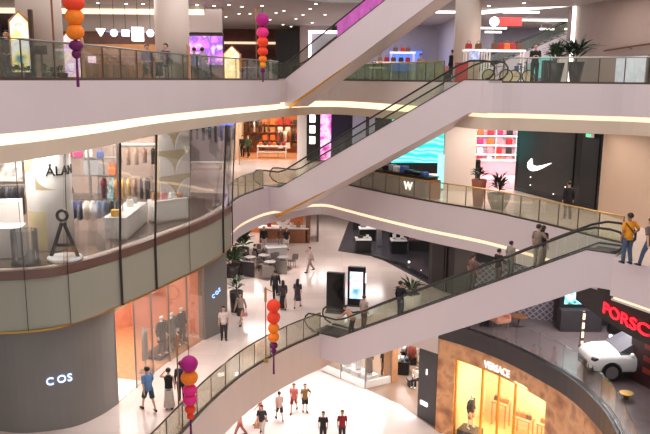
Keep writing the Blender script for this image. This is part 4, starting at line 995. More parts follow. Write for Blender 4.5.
def nk_at(px, py):      # (along, height) on that front under a pixel
    best = None
    for i in range(401):
        x = nL * i / 400; q = on_nk(x, 12, .06); dd = D(px, py, q[1])
        e = abs(dd[0] - q[0])
        if best is None or e < best[0]: best = (e, x, dd[2])
    return best[1], best[2] - 12
tk = [(532, 158.4), (528.4, 163), (528.8, 168), (533, 170.9), (540, 169.2), (552, 163)]
tj = [(552, 163), (541, 165.7), (535.5, 166), (532.4, 164), (532, 158.4)]
tp = smooth([nk_at(*q) for q in tk]) + smooth([nk_at(*q) for q in tj])[1:-1]
MB().extr(tp, on_nk(0, 12, .06), (nu_.x, nu_.y, 0), (0, 0, 1), (nn_.x * .05, nn_.y * .05, 0)).build('tick_mark', 'led', t, world=True)
for px, py in ((531, 177), (566, 187), (554, 194), (531, 185)):
    x, z = nk_at(px, py); MB().ball(on_nk(x, 12 + z, .1), .03, 8, 6).build('small_lamp', 'led', t, world=True)
x, z = nk_at(592.5, 135.3)
t = thing('exit_sign', 'small green exit sign at the top right of the black shop front', 'sign', on_nk(x, 12 + z, .2))
mat('exit_green', (70, 220, 150), .4, emit=2.0)
MB().box(on_nk(x, 12 + z, .2), (.1, .5, .2), atan2(nu_.y, nu_.x) - pi / 2).build('housing', 'white', t, world=True)
lettering('EXIT', .16, on_nk(x - .2, 12 + z - .06, .27), (nu_.x, nu_.y, 0), (0, 0, 1), .01).build('lettering', 'exit_green', t, world=True)
struct('wall_right_middle', MB().strip([nk1, (13.5, 31.0), (13.7, 28), (13.9, 20)], 12, 15.95, .3), 'beige_wall')
area('middle_front_fill', (8.3, 37.6, 15.9), 2.5, 200, (1, .93, .87), 3)  # added fill lamps that brighten the right side of this level
area('middle_front_fill', (11.6, 31.5, 15.9), 2, 90, (1, .93, .87), 3)
# pillar and pink shop
pc = G(460, 191, 12)
struct('column_1', MB().box((pc[0], pc[1] + .7, 13.97), (1.72, 1.4, 3.95), -.1), 'column_paint')
mottled('pink_goods', [(250, 190, 205), (255, 240, 245), (226, 90, 110), (120, 60, 80)], 2.0, emit=.35)
mat('pink_floor', (246, 190, 196), .2, noise=.06)
struct('floor_pink_shop', MB().prism([(8.5, 42.0), (10.7, 41.0), (13.5, 46), (13.5, 51.5), (9.5, 51.5)], 12.0, 12.02), 'pink_floor')
struct('wall_pink_back', MB().box((11.5, 51.6, 13.97), (8, .2, 3.95)), mat('pink_wall', (250, 214, 222), .5, noise=.04))
area('pink_shop_light', (11, 47, 15.88), 4, 420, (1, .84, .9), 5)
t = thing('wall_display', 'white lit wall display unit at the back of the pink shop', 'shelf', (11.3, 51.2, 12.02))
for z_ in (.3, .95, 1.6, 2.25): MB().box((0, 0, z_), (4.4, .5, .06)).build('shelf_board', 'white', t); MB().box((0, -.26, z_ - .02), (4.4, .03, .05)).build('light_strip', 'led', t)
for sx_ in (-2.2, -.75, .75, 2.2): MB().box((sx_, .05, 1.6), (.06, .5, 3.2)).build('upright', 'white', t)
gn = {'bag_red': 'red', 'bag_pink': 'pink', 'charcoal': 'dark grey', 'bag_orange': 'orange', 'bag_magenta': 'magenta', 'bag_white': 'white', 'black': 'black', 'bag_blue': 'blue'}
rows_ = ['lowest', 'second', 'third', 'top']
for r_, z_ in enumerate((.34, .99, 1.64, 2.29)):
    for k_, (dx, m_) in enumerate(zip((-1.7, -1.0, -.35, .35, 1.0, 1.7), (['bag_pink', 'charcoal', 'bag_red', 'bag_white', 'bag_orange', 'bag_pink'], ['charcoal', 'bag_red', 'bag_white', 'bag_pink', 'bag_red', 'charcoal'], ['bag_red', 'charcoal', 'bag_magenta', 'bag_orange', 'bag_pink', 'bag_red'], ['charcoal', 'bag_pink', 'bag_orange', 'bag_red', 'bag_magenta', 'charcoal'])[r_])):
        handbag((11.3 + dx, 51.1, 12.03 + z_), .42, .44, .2, m_, '%s bag, %s from the left on the %s shelf of the pink shop' % (gn[m_], ['first', 'second', 'third', 'fourth', 'fifth', 'sixth'][k_], rows_[r_]), 0, 'bags in the pink shop', handle=False, name='display_bag')
t = thing('shop_counter', 'low pink counter with white top inside the pink shop', 'counter', (11.4, 47.5, 12.02)); MB().box((0, 0, .45), (2.6, .9, .9)).build('body', 'pink_floor', t, bevel=.02); MB().box((0, 0, .92), (2.7, 1.0, .05)).build('top', 'white_gloss', t)
t = thing('shop_gate', 'dark grey stand at the left side of the pink shop entrance', 'stand', (9.3, 44.6, 12.02)); MB().box((0, 0, .65), (.6, .5, 1.3)).build('body', 'charcoal', t, bevel=.02); MB().box((0, -.26, .9), (.45, .03, .5)).build('screen', 'black_gloss', t)
# big cyan screen
mottled('cyan_screen', [(30, 190, 190), (90, 236, 226), (170, 250, 240), (60, 214, 214)], .5, .3, emit=1.3, wave=True)
t = thing('video_wall', 'large glowing turquoise video screen behind the dark counter', 'screen', (6.6, 45, 12.2))
MB().box((6.2, 45.3, 14.3), (4.4, .2, 4.0), .1).build('frame', 'black', t, world=True); MB().box((6.2, 45.15, 14.6), (4.2, .12, 3.2), .1).build('screen', 'cyan_screen', t, world=True)
t = thing('light_column', 'narrow turquoise glowing edge panel between counter and pillar', 'lamp', (7, 41.2, 12.0)); q = G(440, 190, 12); MB().box((q[0], q[1], 13.0), (.35, .2, 2.0)).build('panel', mat('cyan_glow', (150, 236, 236), .4, emit=1.2), t, world=True); MB().box((q[0], q[1], 12.05), (.5, .3, .1)).build('base', 'steel', t, world=True)
struct('wall_dark_middle', MB().box((5.0, 47.2, 13.97), (3.6, .3, 3.95)), 'dark_wall')
# dark counter with a white letter mark
ca, cb = (1.2, 42.95), (5.55, 37.05)
cu_ = (Vector(cb) - Vector(ca)).normalized(); cn = Vector((cu_.y, -cu_.x)); 
if cn.dot(Vector(ca)) > 0: cn = -cn
cl = math.dist(ca, cb); crz = atan2(cu_.y, cu_.x); cm = ((ca[0] + cb[0]) / 2, (ca[1] + cb[1]) / 2)
mat('counter_brown', (66, 54, 46), .35, noise=.15)
t = thing('reception_counter', 'long dark brown counter with a white letter mark behind the brass railing', 'counter', (cm[0], cm[1], 12.02), crz)
MB().box((0, 0, .55), (cl, .8, 1.1)).build('body', 'counter_brown', t); MB().box((0, 0, 1.13), (cl + .1, .95, .06)).build('top', 'black', t); MB().box((cl / 2 + .12, 0, .5), (.24, .78, 1.0)).build('end_panel', 'wood', t)
q = (cl * .27, -.43, .36)
lettering('W', .62, q, (1, 0, 0), (0, 0, 1), .03).build('letter_mark', 'led', t)
for i, (s, w_, h_, m_, nm, lb) in enumerate(((-.25, .7, .28, 'black', 'folded_bag', 'black folded bag at the left of the dark counter'), (-.15, .5, .34, 'bag_grey', 'gift_box', 'lilac grey box on the dark counter'), (-.05, .7, .3, 'bag_white', 'gift_box', 'white box on the middle of the dark counter'), (.06, .5, .36, 'bag_blue', 'gift_box', 'blue box beside the white box on the dark counter'), (.16, .8, .2, 'black', 'folded_bag', 'flat black bag on the dark counter'), (.3, .9, .16, 'black', 'folded_bag', 'long flat black bag at the right of the dark counter'), (.42, .4, .2, 'bag_blue', 'gift_box', 'small blue box at the right end of the dark counter'))):
    s = .02 + (s + .25) * .6; w_ *= .7
    tag(MB().box((cm[0] + cu_.x * cl * s, cm[1] + cu_.y * cl * s, 13.18 + h_ / 2), (w_ * .9, .4, h_), crz).build(nm, m_, bevel=.03), lb, 'bag' if 'bag' in nm else 'box')
x, y = G(478, 205.5, 12); plant('potted_plant', 'tall tapered terracotta planter with green plant behind the brass railing', (x, y, 12.02), [(.24, 0), (.38, 1.3)], 'terracotta', 40, .3, .3, .5, 'leaf_dark', .25, .06)
x, y = G(498, 208.5, 12); plant('potted_plant', 'grey bowl planter with dark upright plant behind the brass railing', (x, y, 12.02), [(.34, 0), (.5, .35), (.56, .72)], 'pot_grey', 60, .3, .5, .65, 'leaf_dark', .55, .06)
# ------------------------------------------------------------------ middle level, far side
struct('wall_orange_back', MB().box((-4.3, 60.5, 13.97), (5.6, .2, 3.95)), 'orange_wall')
struct('wall_orange_left', MB().box((-7.0, 57.6, 13.97), (.4, 5.8, 3.95)), 'beige')
struct('wall_orange_right', MB().box((-1.75, 57.2, 13.97), (.8, 5.8, 3.95)), 'white')
struct('floor_orange_shop', MB().prism([(-6.9, 54.9), (-2.1, 54.9), (-2.1, 60.4), (-6.9, 60.4)], 12.0, 12.02), 'wood_orange')
area('orange_shop_light', (-4.4, 57.2, 15.88), 3, 330, (1, .74, .5), 4)
t = thing('wall_shelf', 'wooden wall shelves full of goods at the back of the orange shop', 'shelf', (-4.4, 60.1, 12.02))
for z_ in (.4, 1.05, 1.7, 2.35): MB().box((0, 0, z_), (4.8, .45, .05)).build('shelf_board', 'wood', t)
for sx_ in (-2.4, -.8, .8, 2.4): MB().box((sx_, 0, 1.7), (.06, .45, 3.4)).build('upright', 'wood_dark', t)
cols_ = ['bag_brown', 'bag_orange', 'bag_white', 'charcoal', 'bag_tan', 'bag_red']; cn_ = ['brown', 'orange', 'white', 'dark grey', 'tan', 'red']
ordn = ['first', 'second', 'third', 'fourth', 'fifth', 'sixth', 'seventh']
for r_, z_ in enumerate((.43, 1.08, 1.73, 2.38)):
    for k_ in range(7):
        j = (k_ * 5 + r_ * 3 + (k_ * k_) % 4) % 6
        tag(MB().box((-6.3 + k_ * .63, 60.0, 12.02 + z_ + .2), (.4, .32, .36 + .06 * (j % 3)), random.uniform(-.2, .2)).build('packaged_goods', cols_[j], bevel=.03), '%s box, %s from the left on the %s shelf of the orange shop' % (cn_[j], ordn[k_], rows_[r_]), 'box', 'boxes on the orange shop shelves')
t = thing('display_table', 'white two tier table with goods inside the orange shop', 'table', (-4.2, 56.4, 12.02))
for z_ in (.45, .9): MB().box((0, 0, z_), (2.3, .9, .06)).build('table_top', 'white', t)
for a in (-1.1, 1.1):
    for b in (-.4, .4): MB().box((a, b, .45), (.06, .06, .9)).build('leg', 'white', t)
for k_ in range(6): tag(MB().box((-5.1 + k_ * .36, 56.4, 12.96 + .14), (.26, .3, .24), .1 * k_).build('packaged_goods', cols_[(k_ * 2 + 1) % 6], bevel=.03), '%s parcel, %s from the left on the white two tier table' % (cn_[(k_ * 2 + 1) % 6], ordn[k_]), 'box', 'parcels on the white table')
p = (-2.9, 57.2, 12.02); rail('clothes rail with brown and white garments at the right of the orange shop', p, .3, 1.8, 2.1)
row(p, .3, 1.8, 2.1, [((90, 60, 44), .8, 'brown shirt'), ((226, 214, 200), .9, 'white shirt'), ((150, 96, 60), .9, 'rust shirt'), ((60, 44, 40), 1.0, 'dark coat'), ((176, 40, 40), .8, 'red shirt')], 'garments in the orange shop', 'the orange shop rail')
p = (-5.6, 58.8, 12.02); rail('clothes rail with black shirts at the left of the orange shop', p, 0, 1.8, 2.7)
row(p, 0, 1.8, 2.7, [((50, 44, 46), .9, 'black shirt'), ((230, 226, 222), .9, 'white shirt'), ((64, 50, 44), .9, 'brown shirt'), ((40, 36, 38), .9, 'black jacket')], 'garments on the high orange shop rail', 'the high orange shop rail')
# hoarding with light boxes
struct('wall_hoarding', MB().box((4.2, 54.6, 13.97), (9.6, .3, 3.95)), mat('navy', (34, 34, 62), .4, noise=.1))
t = thing('light_box_panel', 'black panel with three white square light boxes beside the orange shop', 'sign', (-.95, 54.1, 12.02))
MB().box((0, 0, 1.95), (.95, .3, 3.8)).build('panel', 'black', t)
for z_ in (1.6, 2.4, 3.2): MB().box((-.05, -.17, z_), (.42, .05, .55)).build('light_box', 'led', t)
mottled('magenta_ad', [(60, 20, 80), (230, 90, 190), (250, 200, 240), (80, 60, 160)], 1.6, emit=1.2)
tag(MB().box((.0, 54.2, 13.95), (.8, .2, 3.7)).build('advertising_screen', 'magenta_ad'), 'glowing magenta advertising strip right of the three light boxes', 'screen')
t = thing('hoarding_panels', 'pale blue panels with dark frames on the navy wall behind the middle escalator', 'panel', (2.6, 54.3, 12.02))
for k_, (xx, w_) in enumerate(((2.5, 1.0), (3.9, 1.3), (5.4, .9))): MB().box((xx, 54.35, 14.1), (w_ + .16, .1, 3.5)).build('frame', 'black', t, world=True); MB().box((xx, 54.28, 14.1), (w_, .06, 3.3)).build('panel', mat('panel_blue', (176, 184, 214), .3, noise=.1), t, world=True)
# clothes seen through the shop glazing
struct('wall_middle_left', MB().box((-10.5, 53, 13.97), (6.2, .3, 3.95)), mat('lilac_wall', (176, 166, 176), .5, noise=.1))
p = (-8.3, 51.6, 12.02); rail('long rail of dark clothes in the shop beyond the glazing', p, .05, 4.2, 2.9)
row(p, .05, 4.2, 2.9, [((40, 42, 70), 1.3, 'navy coat'), ((34, 34, 40), 1.2, 'black coat'), ((70, 70, 84), 1.1, 'grey coat'), ((40, 38, 44), 1.2, 'black coat'), ((56, 52, 66), 1.1, 'plum coat'), ((30, 30, 36), 1.3, 'black coat'), ((70, 90, 150), 1.2, 'blue coat'), ((40, 40, 52), 1.2, 'dark blue coat'), ((120, 120, 140), 1.1, 'pale grey coat')], 'dark clothes beyond the glazing', 'the rail beyond the glazing')
mat('blue_led', (80, 100, 255), .4, emit=2.5)
tag(MB().box((-7.1, 52.6, 15.0), (.9, .12, .5)).build('blue_light_sign', 'blue_led'), 'glowing blue light box beyond the shop glazing', 'sign')
t = thing('low_bench', 'long white bench in front of the dark clothes beyond the glazing', 'bench', (-9, 49, 12.02)); MB().box((0, 0, .42), (4.2, .7, .1)).build('seat', 'white', t)
for a in (-1.9, 0, 1.9): MB().box((a, 0, .19), (.1, .6, .38)).build('leg', 'white', t)
# ------------------------------------------------------------------ upper level
Z3 = 18.0
def U(px, Y, dz=0.0):
    q = D(px, 78, Y); return (q[0], Y, Z3 + dz)
for n, px, Y, r in ((2, 43, 22.6, .66), (3, 173.5, 31.2, .71), (4, 465.5, 39.6, .69)):
    q = U(px, Y); struct('column_%d' % n, MB().lathe(q, [(r, 0), (r, 4.4)], 36), 'column_paint', True)
struct('wall_right_upper', MB().strip([(14.4, 44.5), (16.4, 33), (17.2, 20)], 18, 22.4, .3), mat('taupe_wall', (150, 132, 124), .5, noise=.05))
t = thing('wall_handrail', 'dark handrail running along the beige wall at the upper right', 'handrail', (15, 30, 19.5)); MB().loft([(15.0, 39.9, 19.75), (15.35, 38, 19.85), (15.7, 36, 19.93), (16.1, 33.6, 20.0)], .05, 8).build('rail', 'wood_dark', t, world=True)
for x_, y_ in ((15.05, 39.6), (15.4, 37.7), (15.75, 35.7)): MB().cyl((x_ + .25, y_, 19.76), (x_, y_, 19.82), .02).build('bracket', 'steel_dark', t, world=True)
mat('pale_poster', (206, 216, 228), .4, emit=.15, noise=.2)
t = thing('glass_panel_sign', 'pale blue poster board low on the beige wall at the upper right', 'poster', (14.6, 27.5, 18)); MB().box((15.42, 37.3, 18.72), (.06, 2.6, 1.3), .17).build('board', 'pale_poster', t, world=True); MB().box((15.47, 37.3, 18.72), (.06, 2.75, 1.44), .17).build('frame', 'steel', t, world=True)
# ceiling features
struct('trim_70', MB().box((-17.3, 44.6, 22.2), (20, .5, .4)), 'ceiling_paint'); struct('trim_71', MB().box((-17.3, 44.3, 21.95), (20, .12, .3)), 'cove')
dl = [(197, 4), (214, 5), (229, 4), (242, 6), (262, 5), (276, 12), (284, 10), (296, 18), (303, 14), (283, 24), (291, 26), (215, 21), (206, 31), (213, 30), (223, 32), (233, 31), (248, 30), (250, 13), (263, 28), (239, 13), (310, 8), (312, 22), (93, 4), (98, 2), (86, 8), (126, 3), (489, 5), (524, 2), (18, 6), (8, 3), (226, 16), (270, 19), (143, 3), (325, 14), (316, 3)]
proto = None
for px, py in dl:
    x, y = G(px, py, 22.4)
    if proto is None:
        proto = thing('ceiling_downlight', 'small round recessed downlight glowing in the upper ceiling', 'ceiling light', (x, y, 22.4), 0, 'downlights in the upper ceiling')
        MB().lathe((0, 0, -.05), [(.12, 0), (.12, .05)], 16).build('rim', 'white', proto); MB().lathe((0, 0, -.07), [(.085, 0), (.085, .02)], 16).build('lamp', mat('downlight', (255, 250, 240), .4, emit=6), proto)
    else: dup(proto, (x, y, 22.4))
# arched advertising totems
def totem(label, p, rz, w_, h_, scr, frame='wood_orange', figure=False):
    t = thing('arched_totem', label, 'sign stand', p, rz)
    out = [(-w_ / 2, 0), (w_ / 2, 0), (w_ / 2, h_ - w_ * .45), (0, h_), (-w_ / 2, h_ - w_ * .45)]
    MB().extr(out, (0, .1, 0), (1, 0, 0), (0, 0, 1), (0, -.2, 0)).build('frame', frame, t, bevel=.01)
    k = .8
    if figure: k, out = .5, [(a, b * .8) for a, b in out]
    MB().extr([(a * k, .12 + b * .9) for a, b in out], (0, -.12, 0), (1, 0, 0), (0, 0, 1), (0, -.03, 0)).build('lit_panel', scr, t)
    return t
mottled('ad_colour', [(60, 140, 150), (250, 220, 120), (230, 240, 240), (240, 160, 90)], 2.2, emit=.9)
mottled('ad_pale', [(250, 240, 250), (220, 180, 230), (250, 220, 200), (150, 150, 200)], 2.6, emit=.9)
mottled('ad_warm', [(255, 240, 200), (250, 210, 130), (255, 250, 230)], 2, emit=1.2)
mottled('ad_white', [(235, 235, 250), (150, 160, 210), (240, 240, 250)], 3, emit=.55)
totem('wood framed totem with a colourful lit poster in front of the first column', U(24, 21.4), .1, .62, 1.98, 'ad_colour')
totem('wood framed totem with a pale lit poster behind the first lantern', U(74, 25.5), 0, .75, 1.75, 'ad_pale')
totem('arched wooden totem with a white lit figure beside the second column', U(182, 31.0), 0, .72, 1.72, 'ad_white', figure=True)
totem('arched totem with a bright cream panel right of the purple screen', U(232.5, 40), 0, .98, 1.85, 'ad_warm')
for px, lb in ((34.5, 'dark wooden post right of the colourful totem'), (1.5, 'dark wooden post at the left picture edge')):
    q = U(px, 21.3); tag(MB().box((q[0], q[1], 19.0), (.1, .12, 2.0)).build('wooden_post', 'wood_dark'), lb, 'post')
q = U(43.5, 21.2); t = thing('menu_stand', 'small dark menu screen on a post in front of the first column', 'sign stand', (q[0] + .1, 20.9, Z3)); MB().cyl((0, 0, 0), (0, 0, .75), .03).build('post', 'steel_dark', t); MB().box((0, -.03, .86), (.34, .06, .24)).build('screen', 'black_gloss', t); MB().box((0, 0, .02), (.3, .3, .04)).build('base', 'steel_dark', t)
def hedge(label, px0, px1, Y, h_=.4):
    a, b = U(px0, Y), U(px1, Y); L_ = b[0] - a[0]
    t = thing('planter_box', label, 'planter', ((a[0] + b[0]) / 2, Y, Z3)); MB().box((0, 0, h_ * .3), (L_, .4, h_ * .6)).build('box', 'charcoal', t)
    mb = MB()
    for i in range(int(L_ / .12)): leaves(mb, (-L_ / 2 + .06 + i * .12, 0, h_ * .55), 5, .2, .1, .28, .05)
    mb.build('foliage', 'leaf_dark', t)
hedge('low planter box with dark leaves behind the railing, far left', 10, 33, 20.8)
hedge('low planter box with dark leaves behind the railing, right of the menu stand', 46, 66, 21.2)
# restaurant with pendants
def place_box(name, label, cat, px, Y, z, s, m, group=None, bev=.02):
    q = U(px, Y); return tag(MB().box((q[0], Y, Z3 + z + s[2] / 2), s).build(name, m, bevel=bev), label, cat, group)
q = U(120, 37)
t = thing('bar_counter', 'long brown restaurant bar counter below the white pendant lamps', 'counter', (q[0], 37, Z3)); MB().box((0, 0, .55), (4.6, .7, 1.1)).build('body', 'wood', t); MB().box((0, 0, 1.13), (4.8, .85, .06)).build('top', 'wood_orange', t); MB().box((0, .3, 1.5), (4.4, .1, .5)).build('back_shelf', 'bag_tan', t)
struct('trim_73', MB().box((-12.5, 46.3, 21.65), (12, .6, 1.5)), 'ceiling_paint')
struct('wall_restaurant', MB().box((-12.5, 46.5, 20.2), (12, .3, 4.4)), mat('restaurant_wall', (136, 104, 94), .6, noise=.2))
tag(MB().box((-11.2, 46.2, 20.95), (5.0, .1, .16)).build('light_strip', mat('violet_glow', (150, 160, 255), .4, emit=1.6)), 'long violet blue light strip on the restaurant wall', 'lamp')
for px, kind, lb in ((103, 'tri', 'triangular white pendant lamp at the left of the bar'), (116, 'ball', 'round white pendant lamp second above the bar'), (127.5, 'box', 'small square white pendant lamp above the bar'), (139.5, 'big', 'large rectangular white lantern lamp above the bar'), (152, 'ball', 'round white pendant lamp at the right end of the bar')):
    q = U(px, 36.4); zz = 20.25
    t = thing('pendant_lamp', lb, 'lamp', (q[0], 36.4, zz)); MB().cyl((0, 0, .2), (0, 0, 2.15), .012, n=6).build('cord', 'black', t)
    m_ = mat('lamp_white', (255, 250, 244), .4, emit=2.2)
    mb = MB()
    if kind == 'tri': mb.cyl((0, 0, -.16), (0, 0, .2), .03, .24, 14)
    elif kind == 'ball': mb.ball((0, 0, 0), .18)
    elif kind == 'box': mb.box((0, 0, 0), (.3, .3, .3))
    else: mb.box((0, 0, -.05), (.5, .4, .66))
    mb.build('shade', m_, t)
for i, px in enumerate((92, 101, 111, 121, 131)):
    q = U(px, 35.6); chair((q[0], 35.6, Z3), pi, ['leftmost', 'second', 'third', 'fourth', 'rightmost'][i] + ' of five wooden bar chairs along the restaurant bar', 'wood', 'bar chairs', 'bar_chair', .75)
place_box('menu_screen', 'small white lit menu screen at the left end of the bar', 'screen', 93, 33.5, .75, (.36, .06, .3), 'ad_pale')
for i, (px, c, c2, lb) in enumerate(((166, (96, 76, 84), (80, 70, 90), 'seated guest in mauve top in front of the second column'), (194.5, (40, 84, 120), (50, 70, 100), 'seated guest with dark hair in blue shirt, left of the pair'), (203, (176, 156, 140), (60, 100, 120), 'seated guest with dark hair in beige shirt, right of the pair'), (148, (70, 40, 90), (40, 34, 50), 'seated guest in purple left of the second column'), (9, (44, 38, 38), (40, 36, 38), 'guest in dark brown seated at the far left edge'))):
    Y = (29.6, 33.2, 33.2, 30.5, 22.0)[i]; q = U(px, Y); sc = 1.72
    rz = (150, 20, -10, 200, 200)[i]
    person((q[0], Y, Z3 + .18), rz, sc, c, 'trousers', c2, pose='sit', arms='lap', label=lb, sleeves='long' if i != 2 else 'short')
    tt = R(rz) + pi
    o = chair((q[0], Y, Z3), tt, ['mauve', 'blue', 'teal', 'purple', 'dark'][i] + ' cushioned high chair under the ' + lb.replace('seated ', '').split(',')[0].split(' left of')[0].split(' in front')[0], {0: 'bag_grey', 1: 'bag_blue', 2: 'bag_blue', 3: 'charcoal', 4: 'charcoal'}[i], None, 'lounge_chair', .63)
mottled('purple_ad', [(250, 230, 250), (214, 120, 230), (120, 80, 180), (250, 200, 200)], 1.3, emit=1.2)
q = U(206, 46); t = thing('video_screen', 'large glowing purple and white screen left of the arched totem', 'screen', (q[0], 46, Z3)); MB().box((0, .1, 1.75), (2.3, .15, 2.0)).build('frame', 'charcoal', t); MB().box((0, 0, 1.8), (2.15, .06, 1.75)).build('screen', 'purple_ad', t); MB().box((0, .1, .4), (.6, .3, .8)).build('stand', 'charcoal', t)
struct('wall_lounge_back', MB().box((-6.2, 66, 20.2), (8, .3, 4.4)), mat('maroon_wall', (104, 60, 56), .6, noise=.2)); struct('trim_72', MB().box((-6.6, 65.7, 21.2), (6, .1, .2)), 'cove_thin')
tag(MB().box((-3.25, 61, 20.0), (1.9, .2, 4.0)).build('dark_doorway', 'black'), 'tall black doorway behind the foot of the topmost escalator', 'doorway')
struct('wall_lounge_right', MB().box((-.9, 61, 20.2), (2.6, .2, 4.4)), mat('mauve_wall', (150, 132, 132), .5, noise=.05))
t = thing('lit_shop_frame', 'white glowing frame of a shop front behind the topmost escalator', 'shop front', (2.5, 60, Z3))
MB().box((-1.35, 60, 20.1), (.22, .2, 3.5)).build('frame_side', 'led', t, world=True); MB().box((2.4, 60, 21.85), (7.7, .2, .22)).build('frame_top', 'led', t, world=True); MB().box((2.4, 60.6, 20), (7.4, .2, 3.6)).build('back_panel', mat('lilac_panel', (160, 156, 172), .4, noise=.05), t, world=True)
MB().box((1.0, 60.3, 20.9), (1.3, .1, .3)).build('logo_panel', 'white', t, world=True)
for i, px in enumerate((244, 252)):
    p = U(px, 42 - i); cafe_table(p, 'small round table %s the arched cream totem' % ('right beside', 'further right of')[i], 'lounge tables')
    for j, a in enumerate((.3, 2.8)): chair((p[0] + .6 * cos(a), p[1] + .6 * sin(a), Z3), a - pi / 2, 'grey lounge chair on the %s of the small table %s the totem' % (('right', 'left')[j], ('beside', 'further from')[i]), group='lounge chairs')
q = U(270, 42.5); t = thing('folding_sign', 'pale folding board beside the foot of the topmost escalator', 'sign stand', q, .3)
MB().loft([(-.0, -.3, 0), (0, 0, 1.15)], [(.4, .02), (.36, .02)], 4, ref=(1, 0, 0)).build('front_board', 'pot_grey', t); MB().loft([(0, .3, 0), (0, .02, 1.15)], [(.4, .02), (.36, .02)], 4, ref=(1, 0, 0)).build('back_board', 'pot_grey', t)
# accessories shop in the middle
struct('wall_accessory_back', MB().box((9.0, 60, 20.2), (9, .3, 4.4)), 'lilac_panel')
tag(MB().box((6.4, 59.5, 19.6), (2.6, .12, 1.6)).build('blue_wall_light', mat('blue_panel', (90, 130, 240), .4, emit=.9)), 'blue glowing panel behind the white tables', 'lamp')
struct('wall_accessory_right', MB().box((9.1, 55, 20.2), (.3, 9, 4.4)), 'lilac_panel')
def wtable(label, px, Y, w_, h_):
    q = U(px, Y); t = thing('display_table', label, 'table', q)
    MB().box((0, 0, h_), (w_, .8, .1)).build('table_top', mat('table_lit', (250, 246, 244), .3, emit=.6), t)
    for a in (-w_ / 2 + .08, w_ / 2 - .08):
        for b in (-.32, .32): MB().box((a, b, h_ / 2), (.07, .07, h_)).build('leg', 'white', t)
    return q
qa = wtable('long white display table with red goods in the accessory shop', 393, 49, 2.65, 1.22); qb = wtable('higher white display table behind the long one in the accessory shop', 402, 51, 1.7, 1.95); qc = wtable('small low white table left of the long display table', 377, 47.5, 1.0, .86)
goods = 0
for base, h_, items in ((qa, 1.27, ((-.9, 'bag_tan', 'tan'), (-.45, 'bag_red', 'red'), (0, 'bag_brown', 'brown'), (.5, 'charcoal', 'dark grey'), (.95, 'bag_red', 'bright red'))), (qb, 2.0, ((-.5, 'bag_brown', 'brown'), (0, 'bag_red', 'red'), (.35, 'bag_brown', 'dark brown'))), (qc, .91, ((-.2, 'charcoal', 'dark grey'), (.2, 'bag_tan', 'tan')))):
    for dx, m_, cn2 in items: handbag((base[0] + dx, base[1], Z3 + h_), .34, .3, .18, m_, '%s handbag on the %s white table of the accessory shop' % (cn2, {1.27: 'long', 2.0: 'higher', .91: 'small low'}[h_]), 0, 'handbags on the white tables')
place_box('gift_box', 'cream cube below the long white display table', 'box', 383, 47, .0, (.55, .5, .7), 'bag_white')
q = U(420, 45.5); person(q, 190, 1.72, (196, 176, 150), 'trousers', (90, 84, 80), label='shop assistant in beige with dark hair right of the white tables')
q = U(451.5, 42.5); person((q[0], q[1], Z3), 40, 1.84, (26, 24, 28), 'trousers', (30, 28, 32), label='person in black standing left of the third column', sleeves='long')
place_box('red_bin', 'red display block left of the third column', 'display', 441, 44, .0, (.8, .6, .95), 'bag_pink'); place_box('goods_block', 'stack of red goods right beside the third column base', 'display', 461, 37.5, .0, (.6, .5, 1.0), 'bag_red')
for i, (px, Y, m_, lb) in enumerate(((432, 45, 'bag_brown', 'brown bag'), (437, 43, 'bag_red', 'red bag'), (446, 41.5, 'charcoal', 'dark bag'))): handbag(U(px, Y), .5, .5, .3, m_, lb + ' on the floor behind the greenish railing', 0, None)
# right shop with luminous frame
t = thing('luminous_shop_frame', 'white glowing outline of the large shop front at the upper right', 'shop front', (13.5, 44, Z3))
fa, fb, fc = D(470, 13.5, 46), D(575, 4, 43.5), D(575, 50, 43.5)
MB().loft([fa, fb], .11, 4).build('frame_top', 'led', t, world=True); MB().loft([(fb[0], fb[1], fb[2]), (fb[0], fb[1], 18.1)], .11, 4).build('frame_side', 'led', t, world=True)
struct('wall_shop_upper', MB().box((15, 62, 20.2), (14, .3, 4.4)), mat('shop_grey', (140, 140, 158), .5, noise=.08))
for i, (a, b, Y) in enumerate(((503, 537, 45), (522, 572, 52), (430, 462, 47), (540, 552, 56), (480, 505, 52), (565, 580, 54), (485, 500, 55))):
    yy = (12, 20, 12, 29, 28, 29, 32)[i]; p, q = D(a, yy, Y), D(b, yy - (2 if i != 2 else 4), Y + .5)
    t = thing('tube_light', ['long white tube light high behind the red sign', 'white tube light right of the red sign', 'broad white tube light left of the third column', 'short white tube light at the back of the upper shop', 'white tube light left below the red sign', 'short tube light at the right end of the upper shop', 'lowest short tube light below the red sign'][i], 'ceiling light', ((p[0] + q[0]) / 2, Y, p[2]))
    MB().box((0, 0, 0), (q[0] - p[0], .14, .12)).build('tube', 'led', t)
    for s in (-.4, .4): MB().cyl((s * (q[0] - p[0]), 0, .05), (s * (q[0] - p[0]), 0, 22.4 - p[2]), .012, n=6).build('cord', 'steel', t)
p = D(509, 21, 48); t = thing('shop_sign', 'glowing red shop sign with a white disc on its left', 'sign', (p[0], 48, p[2] - .3)); mat('sign_red', (250, 60, 56), .4, emit=1.5)
MB().box((0, 0, .25), (1.65, .12, .5)).build('panel', 'sign_red', t); MB().cyl((-.95, -.1, .25), (-.95, .05, .25), .3, n=20).build('disc', 'led', t)
p = D(482.5, 52, 33.4); t = thing('light_sign', 'small square white lit sign in front of the third column', 'sign', (p[0], 35.2, Z3)); MB().box((0, 0, 1.3), (.48, .1, .42)).build('lit_panel', 'ad_white', t); MB().cyl((0, 0, 0), (0, 0, 1.1), .03).build('post', 'steel', t); MB().box((0, 0, .02), (.4, .3, .04)).build('base', 'steel', t)
_d, _n = DIR, NRM
DIR, NRM = Vector((1, .05)).normalized(), Vector((-.05, 1)).normalized()
